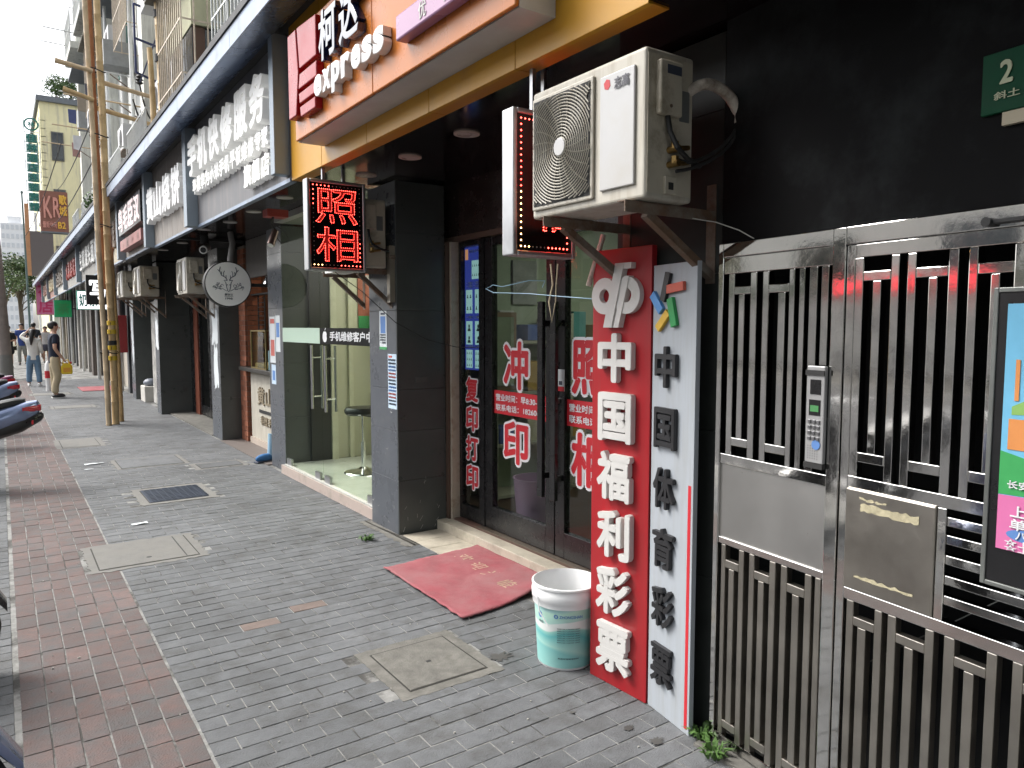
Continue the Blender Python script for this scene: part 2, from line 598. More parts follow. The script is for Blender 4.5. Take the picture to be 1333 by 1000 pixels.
for i, (x, y, L, W, kd) in enumerate(pv):
    tilt = Matrix.Translation((x, y, R.uniform(-.0012, .0006) - (.0016 if R.random() < .05 else 0))) @ Matrix.Rotation(R.gauss(0, .010), 4, 'Z') @ Matrix.Rotation(R.gauss(0, .005), 4, 'X') @ Matrix.Rotation(R.gauss(0, .004), 4, 'Y')
    vs, fs = paver_geom(L, W)
    if kd == 0 and (abs(x - 1.45) < .12 and abs(y - 4.05) < .08 or abs(x - 1.1) < .12 and abs(y - 3.95) < .05):
        kd = 2
    if i < 300:
        k = (round(L, 3), round(W, 3), kd)
        if k not in meshes:
            me = bpy.data.meshes.new('paver'); me.from_pydata(vs, [], fs); me.materials.append((paver_g, paver_r, paver_o)[kd]); meshes[k] = me
        o = link('paver', meshes[k], sw)
        o.matrix_local = tilt
    else:
        stuff.T = tilt
        stuff.add(vs, fs, kd)
so = stuff.build('paving', [paver_g, paver_r, paver_o], sw, fix=False)
so['kind'] = 'stuff'

def worn_slab(m, x0, y0, x1, y1, z0, z1, n=22, jit=.012):
    """slab with a ragged outline"""
    pts = []
    for (ax, ay, bx, by) in ((x0, y0, x1, y0), (x1, y0, x1, y1), (x1, y1, x0, y1), (x0, y1, x0, y0)):
        for i in range(n):
            t = i / n
            pts.append((ax + (bx - ax) * t + R.uniform(-jit, jit), ay + (by - ay) * t + R.uniform(-jit, jit)))
    k = len(pts)
    mb = MB()
    mb.add([(a, b, z0) for a, b in pts] + [(a, b, z1) for a, b in pts], [tuple(range(k, 2 * k))] + [(i, (i + 1) % k, (i + 1) % k + k, i + k) for i in range(k)])
    return mb
def cover(name, label, x0, y0, x1, y1, border, m_slab, m_border, jit=.008):
    t = thing(name, label, 'manhole cover', ((x0 + x1) / 2, (y0 + y1) / 2, 0), group='covers set into the paving')
    worn_slab(m_border, x0 - .01, y0 - .01, x1 + .01, y1 + .01, -.02, .0015, jit=jit).build('surround', m_border, t, fix=False)
    MB().box(x0 + border - .008, y0 + border - .008, -.02, x1 - border + .008, y1 - border + .008, .0025).build('gap', mat('joint_shadow', (.03, .028, .024), .9), t, fix=False)
    sl = MB().box(x0 + border, y0 + border, -.02, x1 - border, y1 - border, .006).build('slab', m_slab, t, bevel=.004)
    return t, sl
t, sl = cover('manhole_cover', 'square concrete cover with raised lip in front of the white bucket', *COVERS[0], .055, concrete, concrete, .005)
MB().box(1.60, 3.02, .004, 1.625, 3.04, .0065).build('lifting_slot', rubber, sl)
t, sl = cover('manhole_cover', 'wide pale concrete cover on the edge of the red paver strip', *COVERS[1], .05, concrete2, concrete2, .012)
MB().cyl((.78, 5.55, .003), (.78, 5.55, .0065), .018, n=12).build('lifting_hole', rubber, sl)
MB().box(1.0, 5.44, .0062, 1.008, 6.0, .0068).build('seam', rubber, sl)
t, sl = cover('manhole_cover', 'dark blue-grey iron cover with ribbed top and pale cement rim', *COVERS[2], .07, mat('dark_iron', (.035, .045, .065), .55, .6, var=.2), concrete2, .014)
mb = MB()
for i in range(9):
    for j in range(9):
        x = 1.08 + i * .055; y = 7.32 + j * .063
        mb.box(x, y, .0055, x + .04, y + .03 + .02 * ((i + j) % 2), .0085)
mb.build('tread_ribs', mat('dark_iron'  , ()), sl)['kind'] = 'stuff'
cover('manhole_cover', 'pale steel-rimmed cover beside the bamboo pole foot', *COVERS[3], .06, concrete2, concrete2, .012)
cover('manhole_cover', 'faint paver-filled cover behind the iron one', *COVERS[4], .04, paver_g, concrete2, .012)
cover('manhole_cover', 'worn cement cover lying flush near the snack window', *COVERS[5], .05, paver_g, concrete2, .02)
cover('manhole_cover', 'pale cover in front of the man in navy', *COVERS[6], .06, concrete2, concrete2, .03)
cover('manhole_cover', 'farthest pale cover behind the man in navy', *COVERS[7], .06, concrete2, concrete2, .03)
def scrap(label, x, y, w, l, a):
    t = MB(rz(a, (x, y, .004)))
    n = 4
    vs, fs = [], []
    for i in range(n + 1):
        for j in range(3):
            vs.append((-w / 2 + w * i / n, -l / 2 + l * j / 2, R.uniform(.0, .008)))
    for i in range(n):
        for j in range(2):
            fs.append((i * 3 + j, i * 3 + 3 + j, i * 3 + 4 + j, i * 3 + 1 + j))
    t.add(vs, fs)
    o = t.build('paper_scrap', paper, fix=False)
    tag(o, label, 'litter', 'paper scraps on the pavers')
scrap('small white paper scrap between the iron cover and the wide concrete cover', .86, 6.55, .12, .05, .1)
scrap('torn white paper strip near the pale steel-rimmed cover', .83, 9.75, .2, .06, .2)
scrap('tiny paper flake left of the torn strip', .75, 9.4, .09, .04, -.3)
# cement smear over the red strip
if 0:
  o = worn_slab(None, -.4, 5.0, .14, 5.42, -.004, .0032, n=16, jit=.05).build('cement_smear', mat('smeared_cement', (.19, .195, .195), .9, var=.25, vs=12, dirt=(.12, .12, .12), ds=9, dth=.5), fix=False); o['kind'] = 'structure'
o = worn_slab(None, 2.36, 4.75, 2.50, 5.6, -.006, .0022, n=24, jit=.02).build('cement_skirt', concrete, fix=False); o['kind'] = 'structure'
# dark stains of spilt water on the pavers by the bucket
stain = mat('wet_grime', (.062, .061, .057), .6, var=.3)
def blot(label, x, y, r):
    k = 44; ph = R.random() * 9
    pts = [(x + (r * (1 + .9 * mnoise.noise(Vector((math.cos(a) * 3.5 + ph, math.sin(a) * 3.5, r * 9))))) * math.cos(a) * 1.3, y + r * (1 + .9 * mnoise.noise(Vector((math.cos(a) * 3.5 + ph, math.sin(a) * 3.5, r * 9)))) * math.sin(a)) for a in [2 * math.pi * i / k for i in range(k)]]
    mb = MB(); mb.add([(a, b, .0032) for a, b in pts], [tuple(range(k))])
    o = mb.build('grime_patch', stain, fix=False); o['kind'] = 'structure'
for x, y, r in ((1.92, 2.88, .04), (1.88, 2.28, .010), (1.99, 2.06, .016), (2.02, 1.93, .02), (1.02, 3.6, .012)):
    blot('', x, y, r)
# tiny pale grit on the paving
mb = MB()
for i in range(260):
    x, y = R.uniform(-.1, 2.4), 1.2 + 9 * R.random() ** 1.6
    s = R.uniform(.002, .006)
    mb.box(x, y, -.001, x + s * R.uniform(.6, 2), y + s, .003 + s * .4)
o = mb.build('grit', mat('pale_grit', (.4, .39, .36), .9, var=.3), fix=False); o['kind'] = 'stuff'; o['label'] = 'pale grit scattered over the pavers'

# ---------------------------------------------------------------- pillars clad in tiles
def pillar(label, x0, x1, y0, y1, zt, m_front, m_side, zs, ystep=None):
    t = thing('tiled_pillar', label, 'pillar', (x0, (y0 + y1) / 2, 0), group='dark tiled pillars between the shops')
    Box('core', grout, t, x0 + .012, y0 + .012, 0, x1, y1 - .012, zt)
    zz = [0.0] + [z for z in zs if z < zt] + [zt]
    g = .0012
    for a, b in zip(zz, zz[1:]):
        MB().box(x0, y0 + .0135, a + g, x0 + .0115, y1 - .001, b - g).build('tile', m_front, t, bevel=.001, seg=1, fix=False)
        MB().box(x0 + .0005, y0, a + g, x1 - .002, y0 + .0115, b - g).build('tile', m_side, t, bevel=.001, seg=1, fix=False)
        MB().box(x0 + .0135, y1 - .0115, a + g, x1 - .002, y1, b - g).build('tile', m_side, t, bevel=.001, seg=1, fix=False)
    return t
ZS = (.42, .80, 1.12, 1.72, 2.3)
p1 = pillar('dark slate pillar with two paper notices beside the photo shop door', 2.45, 2.865, 5.06, 5.56, 2.68, slate, slate2, ZS)
shade_dark_tile = mat('shade_dark_tile', (.034, .038, .036), .5, var=.2, spec=.2, island=.08)  # tile colour darkened and dulled to carry the shade on this pillar
p0 = pillar('greenish dark pillar behind the two lottery boards', 2.235, 3.2, 1.835, 2.42, 2.68, shade_dark_tile, shade_dark_tile, (.62, 1.2, 1.8, 2.4))
p2 = pillar('dark slate pillar between the glass shop and the snack window', 2.52, 3.02, 8.0, 8.52, 2.68, slate, slate2, (.6, 1.2, 1.8, 2.4))
p3 = pillar('dark pillar with torn white posters beside the snack window', 2.5, 3.0, 10.75, 11.3, 2.68, slate, slate2, (.6, 1.2, 1.8, 2.4))
p4 = pillar('wide dark green pillar below the two paired air conditioners', 2.35, 3.2, 14.6, 15.0, 2.75, slate, slate2, (.6, 1.2, 1.8, 2.4))
p5 = pillar('dark pillar just behind the bamboo poles', 2.4, 3.2, 18.0, 18.5, 2.75, slate, slate2, (.6, 1.2, 1.8, 2.4))
chip = mat('chip_pale', (.36, .36, .35), .9)
for k in range(16):
    y_, z_ = R.uniform(5.08, 5.54), R.choice((R.uniform(.02, .25), R.uniform(.3, 1.1)))
    L_, a_ = R.uniform(.006, .035), R.uniform(-1.2, 1.2)
    MB().bar((2.4495, y_, z_), (2.4495, y_ + L_ * math.cos(a_), z_ + L_ * math.sin(a_)), .0012, R.uniform(.0015, .005)).build('scuff', chip, p1)
for k in range(14):
    x_, z_ = R.uniform(2.47, 2.84), .02 + .5 * R.random() ** 2
    L_, a_ = R.uniform(.008, .05), R.uniform(.6, 2.2)
    MB().bar((x_, 5.0595, z_), (x_ + L_ * math.cos(a_), 5.0595, z_ + L_ * math.sin(a_)), .0012, R.uniform(.0015, .004)).build('scuff', chip, p1)
# notices on the near pillar
def notice(name, label, F, w, h, base, bars, parent=None, grp=None):
    t = MB(F); t.box(-w / 2, -h / 2, .0005, w / 2, h / 2, .002)
    o = t.build(name, base, None, fix=False)
    # hang the printing on the sheet
    THING[o.name] = Matrix.Identity(4)
    for (nm, a, b, c, d, m) in bars:
        mb = MB(F); mb.box(-w / 2 + a * w, -h / 2 + b * h, .0021, -w / 2 + c * w, -h / 2 + d * h, .0026); mb.build(nm, m, o, fix=False)
    tag(o, label, 'notice', grp)
    return o
bars = [('picture', .15, .42, .85, .86, bluepr), ('print_band', .0, .0, 1, .07, greenpr), ('title', .2, .90, .8, .95, dkink)]
n1 = notice('paper_notice', 'white notice with blue picture, upper one on the slate pillar', FAC(2.45, 5.30, 1.57), .13, .30, paper, bars)
for k in range(4):
    text('lettering', ['一二层商铺', '便民服务点', '联系电话', '咨询办理'][k], FAC(2.4475, 5.30, 1.49 + .0 + k * .02 - .015), .1, .013, dkink, n1, .01)
n2 = notice('paper_notice', 'pale blue notice with rows of print, lower one on the slate pillar', FAC(2.45, 5.145, 1.18), .15, .42, paper_b, [('heading', .1, .93, .5, .97, redpr)])
for k in range(14):
    text('lettering', '门牌维修水电疏通安装' if k % 3 else '服务项目价格表', FAC(2.4475, 5.145, 1.345 - k * .026), .125, .014, [dkink, bluepr, redpr][(k // 2) % 3], n2, .01)
Box('wall_plaque', mat('grey_plaque', (.09, .09, .085), .5), None, 2.60, 5.05, 1.17, 2.70, 5.0595, 1.21)
tag(COL.objects['wall_plaque'], 'small grey plaque on the side of the slate pillar', 'plaque')
# torn posters on the far pillars
def torn(label, F, w, h, n=26):
    pts = []
    ph = R.random() * 50
    for i in range(n):
        a = 2 * math.pi * i / n
        r = 1 + .55 * mnoise.noise(Vector((math.cos(a) * 2 + ph, math.sin(a) * 2, ph)))
        pts.append((w / 2 * r * max(-1, min(1, 1.3 * math.cos(a))), h / 2 * r * max(-1, min(1, 1.2 * math.sin(a)))))
    mb = MB(F); mb.add([(a, b, .0015) for a, b in pts], [tuple(range(n))])
    o = mb.build('torn_poster', paper, fix=False)
    tag(o, label, 'poster', 'torn poster remnants on the pillars')
torn('ragged white poster remnant, upper one on the pillar by the snack window', FAC(2.5, 11.02, 1.6), .3, .5)
torn('long ragged white poster strip, lower one on the pillar by the snack window', FAC(2.5, 11.0, 1.05), .22, .62)
torn('pale poster remnant on the pillar below the paired air conditioners', FAC(2.35, 14.8, 1.5), .25, .55)
torn('pale strip of poster on the pillar behind the bamboo poles', FAC(2.4, 18.2, 1.4), .3, 1.0)

# ---------------------------------------------------------------- photo shop: shell, soffit, doors
ps = thing('photo_shop', 'photo print shop front with black glass doors under yellow fascia', 'shop', (2.95, 3.8, 0), -math.pi / 2)
wall_g = mat('pale_green_wall', (.40, .46, .36), .8, var=.05)
floor_d = mat('dark_shop_floor', (.12, .07, .055), .35, var=.15, vs=3)
Box('floor', floor_d, ps, 2.90, 2.42, .0, 6.2, 5.6, .085)
Box('back_wall', wall_g, ps, 6.0, 2.44, .085, 6.1, 5.58, 2.7)
Box('side_wall', wall_g, ps, 2.96, 5.57, .085, 6.0, 5.65, 2.7)
Box('side_wall', wall_g, ps, 3.25, 2.34, .085, 6.0, 2.42, 2.7)
Box('ceiling', mat('dull_ceiling', (.35, .35, .33), .8), ps, 3.05, 2.43, 2.62, 6.0, 5.56, 2.7)
Box('head_panel', mat('dark_brown_panel', (.03, .022, .02), .25, var=.2), ps, 2.93, 2.42, 2.29, 3.04, 5.6, 2.70)
MB().box(1.86, 1.0, 2.70, 3.05, 5.60, 2.76).build('soffit', soffit_m, ps, fix=False)
for yy in (3.69, 4.40, 5.10):
    d = MB().cyl((2.24, yy, 2.692), (2.24, yy, 2.7), .075, n=28).build('downlight', mat('downlight_trim', (.55, .42, .36), .5), ps, smooth=True)
    MB().cyl((2.24, yy, 2.689), (2.24, yy, 2.691), .055, n=24).build('lens', mat('downlight_lens', (.5, .40, .36), .3), d)
# ceiling light inside the shop (lit)
lp = Box('ceiling_lamp', emis('lit_shop_lamp', (1.0, .93, .82), 3.0), ps, 4.2, 3.3, 2.59, 5.0, 4.5, 2.618)
# jambs and step
Box('jamb', cream, ps, 2.885, 4.995, .0, 2.96, 5.058, 2.249)
Box('jamb_return', frame_b, ps, 2.961, 4.995, .0, 3.05, 5.57, 2.29)
Box('jamb_strip', mat('brown_strip', (.09, .06, .045), .4), ps, 2.866, 5.02, .0, 2.8845, 5.059, 2.249)
Box('jamb_head', mat('brown_strip', ()), ps, 2.915, 2.42, 2.25, 2.985, 5.235, 2.29)
st = Box('step', tile_b, ps, 2.78, 2.42, -.01, 2.895, 5.06, .075, bevel=.004)
for k in range(4):
    Box('paving_slab', tile_b, ps, 2.47, 4.20 + k * .21, -.006, 2.777, 4.405 + k * .21, .006, bevel=.002)
Box('track', mat('worn_track', (.16, .13, .10), .4, .6), ps, 2.897, 2.42, .0855, 2.945, 4.66, .092)
# frame and leaves (x = 2.95)
def leaf(name, y0, y1, z0, z1, stile, rail_t, rail_b, xx=2.95, th=.05):
    mb = MB()
    mb.box(xx, y0, z0, xx + th, y0 + stile, z1); mb.box(xx, y1 - stile, z0, xx + th, y1, z1)
    mb.box(xx, y0 + stile, z0, xx + th, y1 - stile, z0 + rail_b); mb.box(xx, y0 + stile, z1 - rail_t, xx + th, y1 - stile, z1)
    d = mb.build(name, frame_b, ps, bevel=.003)
    Box('pane', glass, d, xx + .022, y0 + stile, z0 + rail_b, xx + .028, y1 - stile, z1 - rail_t)
    return d
Box('mullion', frame_b, ps, 2.945, 4.62, .09, 3.0, 4.665, 2.25)
side = leaf('side_light', 4.667, 4.993, .09, 2.248, .035, .04, .11)
d1 = leaf('door', 3.775, 4.615, .093, 2.245, .095, .06, .17)
d2 = leaf('door', 2.925, 3.765, .093, 2.245, .095, .06, .17)
for d, yy in ((d1, 3.835), (d2, 3.70)):
    mb = MB()
    mb.box(2.872, yy - .028, .48, 2.9, yy + .028, 1.76)
    mb.box(2.9, yy - .015, .60, 2.95, yy + .015, .64); mb.box(2.9, yy - .015, 1.60, 2.95, yy + .015, 1.64)
    mb.build('handle', frame_b, d, bevel=.004)
MB().cyl((2.93, 3.735, 1.12), (2.95, 3.735, 1.12), .018).build('lock', alu, d2, smooth=True)
# films and lettering on the glass
def outlined(ch, F, w, h, parent, b1=.035, b2=.085):
    text('letter_outline', ch, F, w, h, whiteink, parent, b2, lift=.0008)
    k = .05
    text('letter', ch, F, w * (1 - .10 / 1.0), h * (1 - .10), redink, parent, b1, lift=.0045)
xg = 2.9715
for ch, yy, zz, pr in (('冲', 4.24, 1.325, d1), ('印', 4.24, .775, d1)):
    outlined(ch, FAC(xg, yy, zz), .34, .38 if ch == '冲' else .34, pr)
for ch, yy, zz in (('照', 3.46, 1.345), ('相', 3.46, .765)):
    outlined(ch, FAC(xg, yy, zz), .36, .38, d2)
for i, ch in enumerate('复印打印'):
    outlined(ch, FAC(xg, 4.83, 1.115 - i * .228), .20, .215, side)
for d, y0, y1 in ((d1, 3.87, 4.52), (d2, 3.02, 3.67)):
    b = Box('hours_strip', redink, d, 2.9695, y0, .965, 2.9712, y1, 1.135)
    text('lettering', '营业时间：早8:30-晚2', FAC(2.9690, (y0 + y1) / 2 + .0, 1.085), .60, .052, whiteink, b, .02)
    text('lettering', '联系电话：18260699', FAC(2.9690, (y0 + y1) / 2 + .0, 1.012), .60, .05, whiteink, b, .02)
q = Box('payment_sticker', paper, d2, 2.9455, 3.67, 1.185, 2.9495, 3.735, 1.325)
Box('sticker_band', redink, q, 2.9448, 3.67, 1.185, 2.9454, 3.735, 1.215)
Box('sticker_print', dkink, q, 2.9448, 3.69, 1.225, 2.9454, 3.725, 1.25)
# id photo price poster behind the side light (lit light box)
pb = mat('blue_poster', (.03, .04, .26), .4, emit=(.05, .07, .45), es=.28, var=.03)
pw = mat('photo_poster_white', (.55, .75, .78), .4, emit=(.45, .72, .78), es=.28, var=.05)
po = Box('photo_poster', pb, side, 2.985, 4.705, 1.265, 2.992, 4.955, 2.205)
Box('poster_badge', mat('orange_badge', (.6, .25, .1), .4, emit=(.7, .3, .15), es=.4), po, 2.982, 4.905, 2.11, 2.9845, 4.945, 2.19)
for (a, b, c, d, n, mm) in ((4.71, 4.85, 1.96, 2.10, 5, 2), (4.845, 4.935, 1.70, 1.88, 2, 2), (4.715, 4.805, 1.70, 1.88, 2, 2), (4.845, 4.935, 1.46, 1.64, 1, 2), (4.715, 4.805, 1.46, 1.64, 1, 2), (4.845, 4.935, 1.28, 1.42, 3, 3), (4.715, 4.805, 1.28, 1.42, 3, 3)):
    sh = Box('photo_sheet', pw, po, 2.982, a, c, 2.9845, b, d)
    mb = MB(FT(2.9815, 0, 0))
    for i in range(n):
        for j in range(mm):
            u = -(a + (b - a) * (i + .5) / n); w = c + (d - c) * (j + .45) / mm; s = min((b - a) / n, (d - c) / mm)
            mb.disc((u, w + s * .12), s * .17, 0, .0004, 10, rx=s * .13)
            mb.prism([(u - s * .28, w - s * .3), (u + s * .28, w - s * .3), (u + s * .16, w - s * .06), (u - s * .16, w - s * .06)], 0, .0004)
    mb.build('portrait_print', dkink, sh)
for zz in (2.17, 1.93, 1.905, 1.67, 1.445):
    text('lettering', '相馆 证件照' if zz > 2 else '一寸照片 二寸照片', FAC(2.984, 4.81 if zz > 2 else 4.83, zz), .16 if zz > 2 else .2, .022, whiteink, po, .015)
# inside: shelf unit, frames, lilac bin
sh = thing('display_shelf', 'pale display shelf with boxes inside the photo shop', 'shelf', (4.3, 5.4, .085))
wood = mat('pale_shelf', (.45, .44, .36), .6)
for zz in (.1, .55, 1.0, 1.45):
    Box('shelf_board', wood, sh, 3.5, 5.26, zz, 5.2, 5.565, zz + .025)
for xx_ in (3.47, 4.3, 5.202):
    Box('side_panel', wood, sh, xx_, 5.26, .086, xx_ + .028, 5.565, 1.72)
cols = [mat('box_%s' % i, c, .6) for i, c in (('blue', (.08, .14, .4)), ('cream', (.55, .5, .4)), ('teal', (.1, .3, .3)), ('ochre', (.5, .32, .1)), ('white', (.6, .6, .6)))]
nm = ['blue', 'cream', 'teal', 'ochre', 'white']
k = 0
for zz, lv in ((.577, 'second'), (1.027, 'third'), (1.477, 'top')):
    for j, xx_ in enumerate((3.54, 3.84, 4.08, 4.36, 4.62, 4.90)):
        c = (k * 2 + j) % 5
        o = Box('goods_box', cols[c], None, xx_, 5.30, zz, xx_ + .15 + .03 * (j % 3), 5.5, zz + .14 + .06 * ((k + j) % 3), bevel=.004)
        tag(o, '%s carton, %s from the street end on the %s shelf inside' % (nm[c], ['first', 'second', 'third', 'fourth', 'fifth', 'sixth'][j], lv), 'box', 'cartons on the display shelf')
    k += 1
wc = Box('wall_calendar', mat('grey_print2', (.34, .35, .35), .6, var=.25, vs=6), None, 3.85, 5.545, 1.80, 4.12, 5.5685, 2.2); tag(wc, 'grey calendar sheet on the green wall seen through the left door', 'calendar')
mr_ = thing('wood_mirror', 'wood framed mirror leaning on the shelf inside the left door', 'mirror', (3.5, 5.2, 1.05))
Box('frame', mat('wood_frame2', (.22, .15, .09), .5), mr_, 3.40, 5.22, 1.05, 3.66, 5.255, 1.72); Box('glass', mat('mirror_glass', (.5, .52, .48), .1, .9), mr_, 3.43, 5.214, 1.09, 3.63, 5.2195, 1.68)
fr = thing('picture_frame', 'framed print hanging inside above the shelf', 'picture', (5.98, 4.4, 1.9))
Box('frame', mat('wood_frame', (.2, .14, .09), .5), fr, 5.96, 3.9, 1.5, 5.998, 4.6, 2.2)
Box('print', mat('grey_print', (.42, .42, .42), .5, var=.3, vs=4), fr, 5.95, 3.95, 1.55, 5.9598, 4.55, 2.15)
ct = thing('shop_counter', 'green topped counter with glass front inside the photo shop', 'counter', (5.0, 3.2, .085))
Box('body', mat('counter_body', (.3, .36, .26), .6), ct, 4.8, 2.6, .086, 5.3, 4.0, .9)
Box('worktop', mat('counter_top', (.5, .5, .45), .3), ct, 4.76, 2.56, .901, 5.34, 4.04, .94)
lil = mat('lilac_plastic', (.42, .22, .40), .35, var=.04)
b = MB().lathe([(.001, .0), (.135, .0), (.165, .40), (.172, .41), (.160, .41), (.13, .02), (.001, .02)], 36, (3.19, 4.30, .086)).build('waste_bin', lil, None, smooth=True)
tag(b, 'lilac plastic waste bin behind the left glass door', 'bin')

# ---------------------------------------------------------------- yellow fascia and orange sign
fa = thing('yellow_fascia', 'yellow metal panel fascia over the photo shop', 'fascia', (1.85, 3.7, 2.69), -math.pi / 2)
ys = [1.86, 2.65, 3.42, 4.20, 4.95, 5.58]
for a, b in zip(ys, ys[1:]):
    MB().box(1.85, a + .003, 2.69, 1.875, b - .003, 3.80).build('panel', yellow, fa, bevel=.002, fix=False)
for a, b in zip(ys, ys[1:]):
    Box('return_strip', mat('orange_return', (.5, .2, .02), .4), fa, 1.876, a + .003, 2.692, 1.95, b - .003, 2.699)
Box('backing', blackm, fa, 1.88, 1.87, 2.765, 1.95, 5.57, 3.79)
MB(FT(1.849, 3.30, 2.84)).disc((0, 0), .018, -.004, 0, 20).build('screw_cap', yellow, fa)
so_ = thing('orange_light_box', 'glossy orange sign box with red K emblem and white express letters', 'sign', (1.65, 4.0, 2.93), -math.pi / 2)
XS = 1.655
ob = Box('box_body', mat('grey_metal_edge', (.48, .48, .47), .55, .1), so_, XS + .02, 2.37, 2.808, 1.848, 4.89, 3.485)
for a, b in ((2.37, 3.668), (3.672, 4.89)):
    MB().box(XS, a, 2.812, XS + .019, b, 3.485).build('acrylic_face', orange, so_, bevel=.006, fix=False)
kred = mat('red_acrylic', (.33, .006, .012), .3, coat=.08, spec=.35, var=.04)
navy = mat('navy_acrylic', (.012, .016, .05), .12, coat=.8, var=.04)
wbev = mat('white_letter_gloss', (.75, .75, .75), .3, var=.03)
# emblem: upright bar and slanted stripes of a K
F = FT(XS, 4.875, 2.935)
em = thing('tmp', 'x', 'x') if False else None
mbk = MB(F)
mbk.prism([(.01, .0), (.15, .0), (.20, .25), (.16, .525), (.01, .525)], -.05, 0)
kk = mbk.build('emblem_bar', kred, so_, bevel=.007, seg=3)
for poly in ([(.185, .525), (.52, .50), (.52, .265), (.225, .265)], [(.225, .235), (.52, .235), (.52, .145), (.20, .145)], [(.205, .12), (.50, .12), (.50, .055), (.215, .055)], [(.22, .035), (.49, .035), (.49, -.03), (.235, -.03)]):
    MB(F).prism(poly, -.05, 0).build('emblem_stripe', kred, so_, bevel=.007, seg=3)
for i, ch in enumerate('柯达'):
    text('letter', ch, FAC(XS, 4.175 - i * .31, 3.275), .27, .285, navy, so_, .0, depth=.05, bev=.028)
for i, ch in enumerate('express'):
    hgt = .125 if ch != 'p' else .165
    text('letter', ch, FAC(XS, 4.34 - i * .142, 3.02 - (.02 if ch == 'p' else 0)), .125, hgt, wbev, so_, .0, depth=.05, bev=.05)
pk = MB(FT(XS, 3.27, 2.94)).prism([(0, 0), (.95, 0), (.95, .115), (0, .115)], -.06, 0).build('lilac_strip', mat('lilac_acrylic', (.34, .17, .30), .25, coat=.1, var=.15, vs=1.2), so_, bevel=.008)
for i, ch in enumerate('优像馆'):
    text('letter', ch, FAC(XS - .06, 3.0 - i * .22, 2.997), .07, .075, letter_w, pk, .02)

# ---------------------------------------------------------------- LED box signs
def led_sign(label, x0, x1, y, z0, z1, chars, cs=1.0, ox=0.0, oz=0.0):
    t = thing('led_sign', label, 'sign', (x0, y, z0), 0, 'red dot-matrix box signs hung across the pavement')
    th = .085
    mb = MB()
    f = .022
    mb.box(x0, y, z0, x0 + f, y + th, z1); mb.box(x1 - f, y, z0, x1, y + th, z1)
    mb.box(x0 + f, y, z0, x1 - f, y + th, z0 + f); mb.box(x0 + f, y, z1 - f, x1 - f, y + th, z1)
    mb.build('frame', alu, t, bevel=.006, seg=3)
    Box('face', mat('smoked_face', (.006, .005, .005), .15, var=.1), t, x0 + f, y + .008, z0 + f, x1 - f, y + th - .008, z1 - f)
    cx = (x0 + x1) / 2; w = x1 - x0; H = z1 - z0
    yf = y + .0065
    dots, off, yel = MB(), MB(), MB()
    def dot(mb, x, z, r=.0042):
        mb.add([(x - r, yf, z), (x + r, yf, z), (x, yf, z - r), (x, yf, z + r), (x, yf - r, z)], [(0, 2, 4), (2, 1, 4), (1, 3, 4), (3, 0, 4)])
    ch_h = H * .37
    for i, ch in enumerate(chars):
        zc = z1 - H * (.285 + .42 * i)
        pts, vs = outline_dots(ch, .045)
        xa, xb = min(p[0] for p in vs), max(p[0] for p in vs); za, zb = min(p[1] for p in vs), max(p[1] for p in vs)
        zc += oz
        text('stroke', ch, FRO(cx + ox, y + .0068, zc), w * .70 * cs, ch_h, led_dim, t, .012, lift=0)  # dim glyph added behind the dots to imitate their red glow
        for p in pts:
            dot(dots, cx + ox + ((p[0] - xa) / (xb - xa) - .5) * w * .70 * cs, zc + ((p[1] - za) / (zb - za) - .5) * ch_h, .0036)
    n = 12; nv = int(n * H / w)
    for k in range(n + 1):
        x = x0 + .045 + (w - .09) * k / n
        dot(dots if k < 5 else off, x, z1 - .04); dot(dots if k > 6 else (yel if k < 3 else off), x, z0 + .04)
    for k in range(1, nv):
        z = z0 + .04 + (H - .08) * k / nv
        dot(dots if k > nv * .72 else (yel if k < nv * .45 and cs < 1 else (dots if cs < 1 else off)), x0 + .045, z); dot(dots if k < nv * .3 else off, x1 - .045, z)
    for mb, nmn, mm in ((dots, 'lit_dots', led_red), (off, 'unlit_dots', led_off), (yel, 'yellow_dots', led_yel)):
        if mb.v:
            o = mb.build(nmn, mm, t, fix=False); o['kind'] = 'stuff'
    hk = MB(); hk.box(x1 - .16, y + .03, z1, x1 - .14, y + .05, 2.70); hk.box(x0 + .12, y + .03, z1, x0 + .14, y + .05, 2.70)
    hk.build('hanger', alu, t)
    return t
led_sign('lit red box sign in front of the slate pillar', 1.75, 2.175, 4.97, 1.985, 2.605, '照相')
led_sign('box sign half hidden behind the big air conditioner', 1.785, 2.125, 2.57, 1.90, 2.51, '照相', .72, .045, .045)

